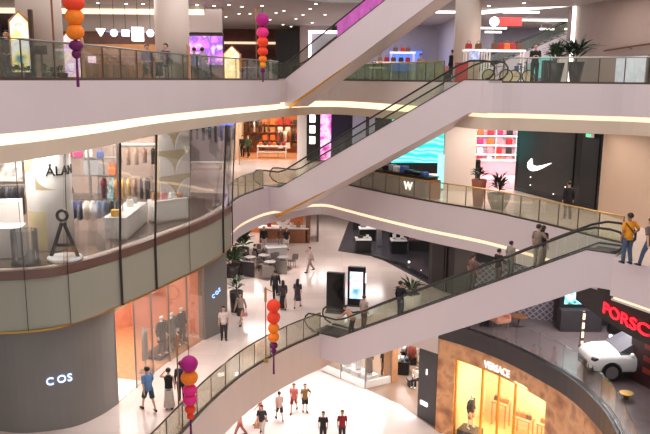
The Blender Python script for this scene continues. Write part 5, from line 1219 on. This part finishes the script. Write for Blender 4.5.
escalator('small grey escalator inside the upper right shop', (9.6, 52.5), 18.0, 8.2, 3.6, None, gold=None, thick=1.1)
DIR, NRM = _d, _n
q = wtable('white lit display table with orange and red goods in the upper right shop', 504, 38, 1.9, 1.62)
for i, (dx, m_, cn2) in enumerate(((-.6, 'bag_brown', 'brown'), (-.25, 'bag_red', 'red'), (.05, 'bag_orange', 'orange'), (.35, 'bag_red', 'bright red'), (.7, 'bag_brown', 'dark brown'))): handbag((q[0] + dx, q[1], Z3 + 1.67), .3, .34, .18, m_, '%s bag standing on the lit display table of the upper right shop' % cn2, 0, 'bags on the lit display table')
q = wtable('white display table just right of the third column', 473, 38.5, 1.1, 1.65)
for dx, m_, cn2 in ((-.3, 'bag_red', 'red'), (.2, 'bag_brown', 'brown')): handbag((q[0] + dx, q[1], Z3 + 1.7), .34, .3, .18, m_, '%s bag on the table just right of the third column' % cn2, 0)
def bicycle(label, px0, px1, Y):
    a, b = U(px0, Y), U(px1, Y); L_ = b[0] - a[0]
    t = thing('bicycle', label, 'bicycle', (a[0] + L_ / 2, Y, Z3))
    for s in (-1, 1):
        w_ = MB(); rg_ = []
        for k in range(20):
            an = 2 * pi * k / 20; rg_.append([(s * L_ / 2 + cos(an) * (.3 + c_), w2, .33 + sin(an) * (.3 + c_)) for c_, w2 in ((-.025, -.02), (.025, -.02), (.025, .02), (-.025, .02))])
        w_.rings(rg_, closed_path=True); wo = w_.build('wheel', 'black', t)
        MB().cyl((s * L_ / 2, -.012, .33), (s * L_ / 2, .012, .33), .27, n=20).build('disc', 'sign_beige', wo)
    for p0, p1 in (((-L_ / 2, 0, .33), (-.05, 0, .75)), ((-.05, 0, .75), (L_ / 2 - .1, 0, .8)), ((.0, 0, .33), (-.08, 0, .9)), ((.0, 0, .33), (L_ / 2 - .1, 0, .8)), ((L_ / 2, 0, .33), (L_ / 2 - .14, 0, 1.0)), ((-L_ / 2, 0, .33), (0, 0, .33))):
        MB().cyl(p0, p1, .022, n=6).build('frame_tube', 'steel', t)
    MB().box((-.1, 0, .92), (.24, .1, .06)).build('saddle', 'black', t, bevel=.02); MB().cyl((L_ / 2 - .14, -.24, 1.0), (L_ / 2 - .14, .24, 1.0), .018).build('handlebar', 'black', t)
bicycle('small bicycle with cream disc wheels behind the railing near the middle escalator top', 488.5, 506, 34.6)
bicycle('second bicycle further right with cream wheels left of the man in black', 514, 528, 36.0)
q = U(534, 34.6); person(q, 170, 1.84, (24, 24, 28), 'trousers', (26, 26, 30), pose='stand', arms='front', sleeves='long', label='man in black standing on the upper right balcony left of the plants')
plant('potted_palm', 'tall dark planter with bushy green leaves left of the drooping plant', U(555, 34.2), [(.24, 0), (.4, .95)], 'pot_dark', 90, .4, .5, .7, 'leaf', .4, .07)
plant('potted_palm', 'tall dark planter with large drooping dark leaves on the upper right balcony', U(575, 34.0), [(.22, 0), (.38, 1.0)], 'pot_dark', 60, .4, .4, 1.15, 'leaf_dark', .55, .09)
place_box('teal_display', 'teal glowing display case behind the man in black', 'display', 541, 45, .3, (1.2, .3, 1.3), mat('teal_glow', (120, 210, 200), .4, emit=.5, noise=.3))
for i, (px, Y, w_) in enumerate(((519, 44, .5), (526, 46, .6), (548, 43, .7), (561, 42, .5))): place_box('merchandise_rack', ['blue white merchandise rack behind the second bicycle', 'white merchandise rack left of the man in black', 'dark merchandise rack left of the planters', 'white merchandise rack between the two planters'][i], 'rack', px, Y, .0, (w_, .5, 1.0 + .15 * i), ['bag_blue', 'bag_white', 'charcoal', 'bag_white'][i])
area('upper_shop_light', (14, 50, 22.3), 5, 380, (.92, .93, 1), 10); area('accessory_light', (5.5, 52, 22.3), 4, 300, (.95, .94, 1), 8); area('lounge_light', (-8, 50, 22.3), 6, 300, (1, .86, .78), 10)
# ------------------------------------------------------------------ hanging lanterns on wooden arms
mat('paper_magenta', (178, 10, 124), .7, noise=.15, scale=14); mat('paper_purple', (104, 6, 86), .7, noise=.15, scale=14); mat('paper_pink', (236, 40, 130), .7, noise=.12, scale=14)
mat('paper_red', (244, 66, 30), .7, noise=.12, scale=14); mat('paper_orange', (250, 132, 20), .7, noise=.12, scale=14); mat('paper_amber', (252, 160, 40), .7, noise=.12, scale=14)
def lantern(label, X, Y, py_list, tail, px):
    """py_list: (centre row, width in px, paper) for each ball, from the top"""
    d0 = D(px, py_list[0][0], Y); zt = d0[2]
    pts = [(D(px, py, Y)[2], w_ / 2 / FOC * (Y * cp - (D(px, py, Y)[2] - CZ) * sp), m_) for py, w_, m_ in py_list]
    zb = D(px, tail, Y)[2]
    t = thing('paper_lantern_string', label, 'lantern', (X, Y, zb), 0, 'lantern strings over the atrium')
    for i, (z, r, m_) in enumerate(pts):
        mb = MB(); n = 24; prof = []
        hz = min(r, (abs(pts[i][0] - pts[min(i + 1, len(pts) - 1)][0]) or r * 1.6) * .56 + .02)
        rs = []
        for k in range(9):
            a = pi * (k + .25) / 8.5
            rs.append([(r * sin(a) * (1 if j % 2 else .95) * cos(2 * pi * j / n), r * sin(a) * (1 if j % 2 else .95) * sin(2 * pi * j / n), z - zb - hz * cos(a)) for j in range(n)])
        mb.rings(rs).build('paper_ball', m_, t, smooth=True)
    MB().cyl((0, 0, 0), (0, 0, pts[-1][0] - zb), .045, .03, 8).build('tassel', 'paper_purple', t)
    MB().cyl((0, 0, pts[0][0] - zb), (0, 0, zt - zb + pts[0][1] + .35), .01, n=6).build('string', 'black', t)
    return (X, Y, zt + pts[0][1] + .3)
def arm_post(label, foot, top, hang):
    t = thing('lantern_post', label, 'post', foot)
    MB().box((0, 0, (top - foot[2]) / 2), (.045, .045, top - foot[2])).build('post', 'wood', t)
    h = Vector(hang) - Vector(foot)
    MB().loft([(0, 0, h.z), (h.x, h.y, h.z)], .022, 4).build('arm', 'wood', t); MB().box((0, 0, .06), (.2, .2, .12)).build('base', 'brass', t)
    MB().box((0, 0, top - foot[2] - .35), (.1, .08, .6)).build('head_board', 'bag_tan', t)
def lant(label, plabel, px, Y, lst, tail, postpx, posty, postz):
    X = D(px, lst[0][0], Y)[0]
    h = lantern(label, X, Y, lst, tail, px)
    foot = (G(postpx[0], postpx[1], postz) if isinstance(postpx, tuple) else D(postpx, 78, posty)[:2]) + (postz,)
    arm_post(plabel, foot, h[2] + .05, h)
lant('lantern string of red, orange and purple paper balls at the upper left', 'slim wooden post holding the lantern string at the upper left', 72, 20.2, [(-26, 22, 'paper_pink'), (-12, 22, 'paper_red'), (3, 22, 'paper_red'), (17, 18.5, 'paper_orange'), (32, 18, 'paper_orange'), (45.5, 14, 'paper_purple'), (54, 9.5, 'paper_purple')], 87, 56, 20.9, 18.0)
lant('lantern string from magenta to yellow orange in front of the upper lounge', 'wooden post beside the magenta topped lantern of the upper lounge', 262.5, 37.8, [(20, 13.5, 'paper_magenta'), (32.5, 12.5, 'paper_pink'), (42, 11.5, 'paper_red'), (51.5, 11, 'paper_red'), (59, 8.5, 'paper_orange'), (65, 6.5, 'paper_amber'), (70.5, 5, 'paper_purple')], 82, 256.5, 38.6, 18.0)
lant('lantern string with magenta top ball and orange second ball at lower left', 'post on the yellowish railing carrying the magenta topped lantern', 189, 22.5, [(364, 18, 'paper_magenta'), (377.5, 17.5, 'paper_orange'), (390, 15, 'paper_pink'), (399.5, 15, 'paper_pink'), (409, 11, 'paper_red'), (416, 7.5, 'paper_red')], 440, (179.5, 428), 0, 6.0)
lant('lantern string of red and orange balls beside the lowest escalator foot', 'wooden post with brown board carrying the red topped lantern', 273.5, 29.0, [(306, 14, 'paper_red'), (317.5, 13.5, 'paper_red'), (328, 11.5, 'paper_orange'), (337, 11.5, 'paper_orange'), (345.5, 8.5, 'paper_purple'), (351, 5.5, 'paper_purple')], 374, (266, 362), 0, 6.0)
# ------------------------------------------------------------------ car showroom on the lower level right
struct('floor_showroom', MB().prism(off(E1c, .32)[4:] + [(24, 19.5), (24, 41), (8.5, 41)], 6.0, 6.02), mat('showroom_floor', (104, 92, 94), .25, noise=.1, scale=2))
def lattice(name, c1, c2, s):
    m = bpy.data.materials.new(name); m.use_nodes = True; nt = m.node_tree; b = nt.nodes['Principled BSDF']
    tc = nt.nodes.new('ShaderNodeTexCoord'); mp = nt.nodes.new('ShaderNodeMapping'); mp.inputs['Rotation'].default_value = (pi / 2, 0, 0)
    m2 = nt.nodes.new('ShaderNodeMapping'); m2.inputs['Rotation'].default_value = (0, 0, pi / 4); m2.inputs['Scale'].default_value = (s, s, s)
    ck = nt.nodes.new('ShaderNodeTexBrick'); ck.offset = 0; ck.inputs['Brick Width'].default_value = 1; ck.inputs['Row Height'].default_value = 1; ck.inputs['Mortar Size'].default_value = .12
    ck.inputs['Color1'].default_value = lin(c1); ck.inputs['Color2'].default_value = lin(c1); ck.inputs['Mortar'].default_value = lin(c2); ck.inputs['Scale'].default_value = 1
    nt.links.new(tc.outputs['Object'], mp.inputs[0]); nt.links.new(mp.outputs[0], m2.inputs[0]); nt.links.new(m2.outputs[0], ck.inputs['Vector']); nt.links.new(ck.outputs['Color'], b.inputs['Base Color']); b.inputs['Roughness'].default_value = .4
    MATS[name] = m
lattice('lattice_wall', (92, 84, 94), (158, 150, 158), 4.5)
struct('wall_showroom_lattice', MB().box((9.85, 36.0, 7.4), (4.0, .2, 2.8), -.3), 'lattice_wall')
struct('wall_showroom_top', MB().box((9.85, 36.0, 9.4), (4.0, .22, 1.2), -.3), 'dark_wall')
area('showroom_fill', (12.5, 31.5, 9.85), 3, 380, (1, .95, .95), 4)  # added area lamp to brighten the showroom
struct('wall_showroom_back', MB().strip([(12.6, 35.0), (15.5, 34.4), (22, 30)], 6, 9.95, .3), 'charcoal')
t = thing('display_cabinet', 'dark cabinet with a bright teal screen at the back of the car showroom', 'cabinet', (12.6, 34.0, 6.02)); MB().box((0, 0, .55), (2.0, .6, 1.1)).build('body', 'charcoal', t); MB().box((0, .2, 2.0), (1.9, .12, 1.9)).build('screen_frame', 'black', t); MB().box((-.25, .1, 2.05), (1.0, .06, 1.5)).build('screen', mottled('teal_screen', [(20, 40, 50), (120, 220, 220), (230, 250, 250), (40, 120, 130)], 2.0, emit=1.1), t)
for k_ in range(3): MB().box((.75, .1, 1.5 + .45 * k_), (.6, .06, .1)).build('light_bar', 'cove_thin', t)
t = thing('light_shelf', 'shelf with warm light bars behind the white car', 'shelf', (14.9, 33.6, 6.02)); MB().box((0, 0, 1.5), (1.9, .4, 3.0)).build('body', 'black', t)
for z_ in (1.7, 2.3, 2.8): MB().box((0, -.22, z_), (1.6, .04, .07)).build('light_bar', 'cove_thin', t)
q = G(580, 359, 6); t = thing('light_pillar', 'slim post of golden lights left of the white car', 'lamp', (q[0], q[1], 6.02)); MB().box((0, 0, 1.1), (.12, .12, 2.2)).build('post', 'bronze', t)
for k_ in range(5): MB().box((0, -.08, .3 + .42 * k_), (.1, .04, .26)).build('light_bar', 'cove_thin', t)
x, y = G(503, 332, 6)
t = thing('armchair', 'armchair with salmon back near the lattice wall of the showroom', 'armchair', (x, y + .6, 6.02), .4)
MB().box((0, 0, .38), (.7, .65, .2)).build('seat', 'coral', t, bevel=.05); MB().box((0, .32, .72), (.7, .14, .6)).build('backrest', 'bag_pink', t, bevel=.05)
for s in (-1, 1): MB().box((s * .38, 0, .5), (.1, .6, .36)).build('armrest', 'coral', t, bevel=.03)
for a in (-.28, .28):
    for b in (-.25, .25): MB().cyl((a, b, 0), (a, b, .3), .025).build('leg', 'steel', t)
t = thing('round_table', 'small brown round table beside the salmon armchair', 'table', (x + .95, y + .8, 6.02)); MB().lathe((0, 0, .5), [(.4, 0), (.4, .05)], 20).build('table_top', 'wood', t); MB().cyl((0, 0, .02), (0, 0, .5), .05).build('leg', 'steel_dark', t); MB().lathe((0, 0, 0), [(.26, 0), (.22, .03)], 16).build('base', 'steel_dark', t)
tag(MB().box((x - .75, y + .9, 6.33), (.45, .45, .6)).build('display_cube', 'black', bevel=.03), 'black cube left of the salmon armchair', 'display cube')
# the white car: nose towards the left
mat('car_white', (244, 243, 244), .12, noise=.01); mat('car_glass_sheen', (84, 82, 92), .3, noise=.05, spec=.15); mat('tyre', (26, 25, 27), .7, noise=.1); mat('head_lamp', (60, 64, 72), .08, .3)  # window grey has a pale reflection put into its colour
cx_, cy_ = G(604, 378, 6)
ca_ = R(1)
car = thing('car', 'white car with black grille parked nose left in the showroom', 'car', (cx_, cy_, 6.02), ca_)
gw_ = G(612, 373, 6.4); car.location = (gw_[0] - .98 * sin(ca_) * 1.04, gw_[1] + .98 * cos(ca_) * 1.04, 6.02)
car.scale = (1.04, 1.04, 1.08)
secs = [(-.8, .5, .45, .66), (-.77, .68, .34, .84), (-.6, .86, .26, .96), (-.2, .95, .24, 1.04), (.5, .97, .24, 1.08), (1.4, .97, .24, 1.08), (2.4, .97, .24, 1.1), (3.1, .95, .26, 1.08), (3.6, .88, .34, 1.0), (3.75, .7, .48, .86)]
rs = []
for x_, w_, z0_, z1_ in secs:
    rs.append([(x_, w_ * cos(a) * (abs(cos(a)) ** -.45 if abs(cos(a)) > .02 else 0), (z0_ + z1_) / 2 + (z1_ - z0_) / 2 * sin(a) * (abs(sin(a)) ** -.45 if abs(sin(a)) > .02 else 0)) for a in [2 * pi * k / 20 for k in range(20)]])
cb_ = MB().rings(rs).build('body', 'car_white', car, smooth=True)
cab = [(.35, .82, 1.0, 1.06), (.95, .78, 1.02, 1.42), (1.4, .74, 1.02, 1.6), (2.2, .74, 1.02, 1.62), (3.0, .72, 1.0, 1.5), (3.5, .7, .95, 1.1)]
MB().rings([[(x_, -w_, z0_), (x_, w_, z0_), (x_, w_ * .86, z1_), (x_, w_ * .3, z1_ + .03), (x_, -w_ * .3, z1_ + .03), (x_, -w_ * .86, z1_)] for x_, w_, z0_, z1_ in cab]).build('windows', 'car_glass_sheen', car)
MB().rings([[(x_, -w_ * .88, z1_ - .02), (x_, w_ * .88, z1_ - .02), (x_, w_ * .8, z1_ + .03), (x_, w_ * .3, z1_ + .06), (x_, -w_ * .3, z1_ + .06), (x_, -w_ * .8, z1_ + .03)] for x_, w_, z0_, z1_ in cab[2:5]]).build('roof', 'car_white', car)
for x_ in (-.0, 2.85):
    for s in (-1, 1):
        w0 = MB().cyl((x_, s * .98, .36), (x_, s * .74, .36), .36, n=24).build('wheel', 'tyre', car)
        MB().cyl((x_, s * 1.0, .36), (x_, s * .9, .36), .25, n=20).build('rim', 'steel', w0)
        MB().lathe((0, 0, 0), [(.36, 0)], 3) if False else None
        ar = []
        for k in range(13):
            a = pi * k / 12; ar.append([(x_ + cos(a) * (.40 + c_), s * w2, .36 + sin(a) * (.40 + c_)) for c_, w2 in ((-.03, .93), (.0, .93), (.0, .985), (-.03, .985))])
        MB().rings(ar).build('wheel_arch', 'black', car)
for s in (-1, 1):
    MB().ball((-.56, s * .7, .8), .17, 14, 8, (1.2, .9, .55)).build('headlamp', 'head_lamp', car, smooth=True)
    m_ = MB().ball((.72, s * 1.06, 1.08), .12, 12, 8, (.7, 1.1, .75)).build('door_mirror', 'car_white', car, smooth=True)
MB().box((-.79, 0, .52), (.06, .9, .2)).build('grille', 'black', car, bevel=.02); MB().box((-.76, .0, .34), (.08, 1.1, .1)).build('lower_intake', 'black', car)
for s in (-1, 1): MB().box((-.7, s * .64, .46), (.1, .26, .22), -s * .5).build('side_intake', 'black', car)
MB().box((-.82, 0, .4), (.02, .42, .1)).build('number_plate', 'charcoal', car)
for s in (-1, 1): MB().box((.98, s * .985, .66), (.012, .01, .7)).build('door_seam', 'charcoal', car)
t = thing('added_car_cover', 'added dark reddish panel covering the rear of the white car', 'partition', (13.2, 27.0, 6.02)); MB().box((0, 0, 1.3), (.16, 2.6, 2.6), .35).build('panel', mat('maroon_dark', (70, 40, 42), .4, noise=.2), t)  # added panel that hides the rear half of the car
for k_ in range(3): MB().box((-.1, -.2, .7 + .5 * k_), (.04, 1.3, .2), .35).build('red_stripe', mat('red_dull', (150, 60, 50), .4), t)
t = thing('display_bowl', 'small golden ornament on the showroom floor right of the car wheel', 'ornament', G(626, 399, 6) + (6.02,)); MB().lathe((0, 0, 0), [(.1, 0), (.06, .06), (.2, .16), (.28, .24), (.24, .24)], 18).build('bowl', 'brass', t, smooth=True)
# dark fascia with red lettering above the showroom
fi = smooth([(10.75, 29.6), (10.85, 28.2), (11.0, 26.6), (11.3, 25.0), (11.8, 23.4), (12.5, 21.4)])
struct('trim_80', MB().strip(fi, 8.95, 10.44, .25), 'black')
mat('neon_red', (255, 40, 50), .4, emit=3.0, ecol=(255, 24, 40))
t = thing('shop_sign', 'glowing red lettering on the dark fascia above the car showroom', 'sign', (fi[4][0], fi[4][1], 9))
i0 = min(range(len(fi)), key=lambda k: abs(proj(fi[k][0], fi[k][1], 9.2)[0] - 603)); L_ = [0.0]
for a, b in zip(fi, fi[1:]): L_.append(L_[-1] + math.dist(a, b))
def along(line, Ls, s):
    i = 0
    while i < len(line) - 2 and Ls[i + 1] < s: i += 1
    u = (Vector(line[i + 1]) - Vector(line[i])).normalized(); return Vector(line[i]) + u * (s - Ls[i]), u
vs, fs = text_mb('PORSCHE', .62, .02)
s0 = L_[i0]; q0 = []
for v in vs:
    p, u = along(fi, L_, s0 + v[0] * 1.5); n_ = Vector((u.y, -u.x)); q0.append((p.x + n_.x * (.06 + v[2]), p.y + n_.y * (.06 + v[2]), 9.27 + v[1]))
mb = MB(); mb.add(q0, fs); mb.build('lettering', 'neon_red', t, world=True)
# ------------------------------------------------------------------ stone boutique on the ground level right
vf = off(E1c, .12)
mottled('brown_stone', [(154, 100, 68), (200, 142, 98), (226, 174, 126), (172, 116, 80)], 1.1, .35)
Lv = [0.0]
for a, b in zip(vf, vf[1:]): Lv.append(Lv[-1] + math.dist(a, b))
def v_at(px, py):      # where a pixel meets the curved stone front: (length along it, height)
    best = None
    for i in range(600):
        s = Lv[-1] * i / 599; p, u = along(vf, Lv, s); d_ = ray(px, py); X = d_[0] * p.y / d_[1]
        e = abs(X - p.x)
        if (best is None or e < best[0]): best = (e, s, CZ + d_[2] * p.y / d_[1])
    return best[1], best[2]
s1, za = v_at(455, 357); s2, zb = v_at(546, 403)
ztop = (za + zb) / 2
def part_line(a, b, n=10): return [tuple(along(vf, Lv, a + (b - a) * k / n)[0]) for k in range(n + 1)]
s3, _ = v_at(584, 420); s4 = s3 + 1.6
struct('wall_boutique', MB().strip(part_line(-.05, s1), 0, 5.15, .35), 'brown_stone')
struct('wall_boutique_top', MB().strip(part_line(s1, s2, 14), ztop, 5.15, .35), 'brown_stone')
struct('wall_boutique_right', MB().strip(part_line(s2, s3), 0, 5.15, .35), 'brown_stone')
struct('wall_boutique_far', MB().strip(part_line(s4, Lv[-1] - .05), 0, 5.15, .35), 'brown_stone')
struct('wall_boutique_lintel', MB().strip(part_line(s3, s4, 4), 3.6, 5.15, .35), 'brown_stone')
inn = off(part_line(s1 - .2, s4 + 1, 20), 3.6)
mat('warm_wall', (248, 222, 176), .5, noise=.08, scale=2)
struct('wall_boutique_inner', MB().strip(inn, 0, ztop + .2, .15), 'warm_wall'); struct('floor_boutique_inner', MB().prism(part_line(s1 - .2, s4 + 1, 20) + inn[::-1], .015, .03), mat('warm_floor', (226, 184, 120), .3, noise=.1))
p0 = off(part_line(s1 - .2, s4 + 1, 20), .4)[0]; struct('wall_boutique_side', MB().strip([p0, inn[0]], 0, ztop + .2, .12), 'warm_wall')
mid = off(part_line((s1 + s2) / 2 - .1, (s1 + s2) / 2 + .1, 2), 1.9)[1]
struct('ceiling_boutique', MB().prism(off(part_line(s1 - .3, s4 + 1, 20), .36) + inn[::-1], ztop + .2, ztop + .35), 'warm_wall')

area('boutique_lamp', (mid[0], mid[1], ztop + .1), 2.4, 820, (1, .88, .66), 5)
e_ = off(part_line(s3, s4, 2), 1.5)[1]; point('boutique_lamp', (e_[0], e_[1], 3.2), 120, (1, .8, .48), .2)
t = thing('boutique_window', 'golden framed glass window and door of the stone clad boutique', 'shop window', (vf[10][0], vf[10][1], 0))
wl_ = part_line(s1, s2, 14)
sd = [s1] + [v_at(px, py)[0] for px, py in ((481, 372), (497, 380), (513, 388))] + [s2]
for a, b in zip(sd, sd[1:]): MB().strip(off(part_line(a + .04, b - .04, 3), .15), .1, ztop - .06, .02).build('glass_pane', 'clear', t, world=True)
for s in sd:
    p, u = along(vf, Lv, s); MB().box((p.x - u.y * .16, p.y + u.x * .16, ztop / 2), (.09, .09, ztop), atan2(u.y, u.x)).build('mullion', 'gold', t, world=True)
MB().strip(off(wl_, .1), ztop - .1, ztop, .12).build('head_frame', 'gold', t, world=True); MB().strip(off(wl_, .1), 0.02, .1, .12).build('sill', 'gold', t, world=True)
sv, zv = v_at(484.5, 366.5); vs, fs = text_mb('VERSACE', .5, .02); q0 = []
for v in vs:
    p, u = along(vf, Lv, sv + v[0] * .8); q0.append((p.x + u.y * (.05 + v[2]), p.y - u.x * (.05 + v[2]), zv + v[1]))
t = thing('shop_sign', 'white lit lettering on the brown stone front above the golden window', 'sign', (vf[12][0], vf[12][1], zv)); mb = MB(); mb.add(q0, fs); mb.build('lettering', 'sign_white', t, world=True)
def inside(s, d, z=.03): p, u = along(vf, Lv, s); return (p.x - u.y * d, p.y + u.x * d, z)
q = inside(s1 + .62, .7); o = tag(MB().box((q[0], q[1], .23), (1.1, .9, .4), -.6).build('window_plinth', 'charcoal', bevel=.02), 'dark plinth under the mannequin in the golden window', 'plinth')
person((q[0], q[1], .44), 230, 1.95, (30, 27, 34), 'shorts', (196, 150, 110), mannequin=True, wide=1.3, label='mannequin in black jacket standing in the left pane of the golden window', sleeves='long', skin='skin')
for i, (a, d, w_, h_, lb) in enumerate(((.9, 2.9, .9, 1.3, 'wooden display shelf at the back left of the golden boutique'), (2.1, 2.9, 1.0, .95, 'low wooden table with goods in the golden boutique'), (3.4, 2.9, 1.2, 1.25, 'taller wooden display table at the right of the golden boutique'))):
    q = inside(s1 + a, d); t = thing('display_table' if i else 'wall_shelf', lb, 'table' if i else 'shelf', q, -.75)
    MB().box((0, 0, h_), (w_, .6, .06)).build('table_top' if i else 'shelf_board', 'wood_orange', t)
    for a2 in (-w_ / 2 + .06, w_ / 2 - .06):
        for b2 in (-.24, .24): MB().box((a2, b2, h_ / 2), (.06, .06, h_)).build('leg', 'gold', t)
    for k_ in range(3): handbag((q[0] + cos(-.75) * (k_ - 1) * w_ * .3, q[1] + sin(-.75) * (k_ - 1) * w_ * .3, q[2] + h_ + .03), .3, .24, .16, ['bag_brown', 'bag_tan', 'bag_orange'][(k_ + i) % 3], '%s bag, %s on the %s' % (['brown', 'tan', 'orange'][(k_ + i) % 3], ['left', 'middle', 'right'][k_], lb.split(' in the')[0].split(' at the')[0]), -.75)
# dark pier left of the stone front with a small lit sign
struct('wall_pier', MB().strip([(5.15, 36.75), (5.92, 35.5)], 0, 5.1, .3), 'charcoal')
q = D(424, 403, 36.3); t = thing('wall_sign', 'small white lit sign on the dark pier beside the stone front', 'sign', (q[0], q[1], q[2])); MB().box((0, -.05, 0), (.52, .1, .2), -.95).build('lit_panel', 'led', t); MB().box((.03, 0, 0), (.56, .1, .26), -.95).build('housing', 'steel', t)
q = D(427, 371, 36.3); t = thing('wall_lamp', 'small wall lamp high on the dark pier', 'lamp', (q[0], q[1] - .1, q[2])); MB().box((0, 0, 0), (.12, .12, .3)).build('shade', 'led', t); MB().box((.06, .06, 0), (.1, .1, .12)).build('bracket', 'steel', t)
# ground level shop window under the lowest escalator
wd = [(-.35, 43.1), (2.5, 40.2), (4.1, 41.1)]
t = thing('shop_window', 'ground level glass shop window with white base under the lowest escalator', 'shop window', (2.5, 40.2, 0))
for a, b in zip(wd, wd[1:]): MB().strip([a, b], .02, .45, .15).build('base', 'white', t, world=True); MB().strip(off([a, b], .05), .45, 4.2, .03).build('glass_pane', 'clear', t, world=True)
for p in wd + [((wd[0][0] + wd[1][0]) / 2, (wd[0][1] + wd[1][1]) / 2)]: MB().box((p[0], p[1] + .05, 2.1), (.08, .08, 4.2), .7).build('mullion', 'steel', t, world=True)
struct('trim_90', MB().strip(off(wd, -.06), 4.0, 4.4, .3), 'wood_orange')
for i, (a, c, lb) in enumerate(((.42, (240, 238, 236), 'mannequin in long white dress at the left of the ground level shop window'), (.62, (232, 230, 232), 'mannequin in white dress in the middle of the ground level shop window'), (.84, (150, 136, 128), 'mannequin in taupe dress at the right of the ground level shop window'))):
    x_ = wd[0][0] + (wd[1][0] - wd[0][0]) * a + .75; y_ = wd[0][1] + (wd[1][1] - wd[0][1]) * a + .75
    tag(MB().box((x_, y_, .24), (.8, .8, .44), .7).build('window_plinth', 'white', bevel=.02), 'white plinth under the ' + lb.split(' at the')[0].split(' in the middle')[0], 'plinth')
    person((x_, y_, .46), 200, 1.75, c, 'long_skirt', c, mannequin=True, label=lb, sleeves='long')
q = (3.75, 42.3, .02); person(q, 200, 1.7, (46, 42, 44), 'trousers', (130, 90, 70), label='shop visitor in dark top behind the glass near the wooden pillar')
area('window_lamp', (2.2, 43.0, 4.25), 1.5, 200, (1, .97, .95), 3)
struct('column_5', MB().box((4.1, 41.5, 2.2), (.45, .8, 4.4), .6), 'wood_orange')
struct('wall_ground_left', MB().strip([(-.4, 43.1), (-1.2, 44.4), (-1.2, 58)], 0, 4.3, .2), 'charcoal')
struct('wall_ground_back', MB().box((6, 57, 2.15), (15, .3, 4.3)), 'beige')
for i, (px, py, w_, lb) in enumerate(((402, 373, 1.0, 'black display table near the wooden pillar in the ground level shop'), (409, 363, 1.1, 'black display table further back in the ground level shop'))):
    q = G(px, py, 0); t = thing('display_table', lb, 'table', (q[0], q[1], .02), -.2); MB().box((0, 0, .4), (w_ * .9, .8, .8)).build('base', 'black', t); MB().box((0, 0, .84), (w_, .95, .08)).build('table_top', 'black', t)
    for k_ in range(3): tag(MB().box((q[0] + (k_ - 1) * w_ * .3, q[1], .9 + .09), (w_ * .22, .5, .18), -.2).build('folded_clothes', ['white', 'bag_grey', 'charcoal'][(k_ + i) % 3], bevel=.03), '%s folded clothes, %s on the %s' % (['white', 'grey', 'black'][(k_ + i) % 3], ['left', 'middle', 'right'][k_], lb.split(' in the ground')[0].split(' of the ground')[0]), 'clothes')
q = G(416, 386, 0); t = thing('bench', 'dark bench under the seated shop visitor in white', 'bench', (q[0], q[1], .02), .2); MB().box((0, 0, .43), (1.1, .5, .1)).build('seat', 'charcoal', t)
for a in (-.45, .45): MB().box((a, 0, .19), (.08, .4, .38)).build('leg', 'black', t)
person((q[0], q[1], .03), 150, 1.7, (238, 230, 220), 'trousers', (30, 28, 32), pose='sit', arms='lap', sleeves='long', label='seated shop visitor in white top and black trousers beside the dark pier', shoe='shoe_white')
q = G(415, 372, 0); t = thing('clothes_rail', 'clothes rail with rust and white garments behind the seated visitor', 'clothes rail', (q[0], q[1] + .8, .02), .9)
q = (q[0], q[1] + .8, .02); bpy.data.objects.remove(t)
rail('clothes rail with rust and white garments behind the seated visitor', q, .9, 1.5, 1.6)
row(q, .9, 1.5, 1.6, [((130, 60, 48), .9, 'rust shirt'), ((160, 84, 66), .9, 'brick red shirt'), ((236, 228, 222), .95, 'white shirt'), ((150, 120, 100), .9, 'tan shirt')], 'garments on the ground level rail', 'the ground level rail')
# ------------------------------------------------------------------ light
w = bpy.data.worlds.new('world'); SC.world = w; w.use_nodes = True
w.node_tree.nodes['Background'].inputs[0].default_value = (1, .95, .94, 1)
w.node_tree.nodes['Background'].inputs[1].default_value = .6
area('added_atrium_fill', (1, 22, 31), 16, 3200, (1, .95, .93), 34)  # added area lamp out of view, fills the atrium from above
for n, (x, y) in enumerate(((-10, 34), (-9.5, 40), (12, 36), (-14, 56), (2, 54), (16, 56))):
    area('upper_ceiling_light', (x, y, 22.3), 5, 330, (1, .9, .84), 5)
for (x, y) in ((-13, 30), (-9.5, 37), (-5, 50), (6, 48), (13, 46), (-18, 26)):
    area('middle_ceiling_light', (x, y, 15.9), 4, 330, (1, .92, .87), 4)
for (x, y) in ((-4, 44), (-6.5, 27), (2, 46), (8, 42), (-6, 54), (12.5, 29), (-5, 38), (-.5, 57), (3, 53)):  # the last two are added to brighten the back of the floor
    area('lower_ceiling_and_fill_light', (x, y, 9.9), 3, 190, (1, .92, .88), 3)
for (x, y) in ((-6, 30), (-2, 38), (3, 45), (7, 40), (5.6, 48)):
    area('ground_ceiling_light', (x, y, 4.25), 3, 420, (1, .95, .92), 3)
SC.view_settings.view_transform = 'Standard'
SC.view_settings.look = 'None'
SC.view_settings.exposure = 0.0
SC.view_settings.gamma = 1.0
SC.cycles.use_denoising = True
SC.cycles.max_bounces = 8
SC.cycles.transparent_max_bounces = 16
SC.cycles.caustics_reflective = False
SC.cycles.caustics_refractive = False
SC.cycles.sample_clamp_indirect = 6
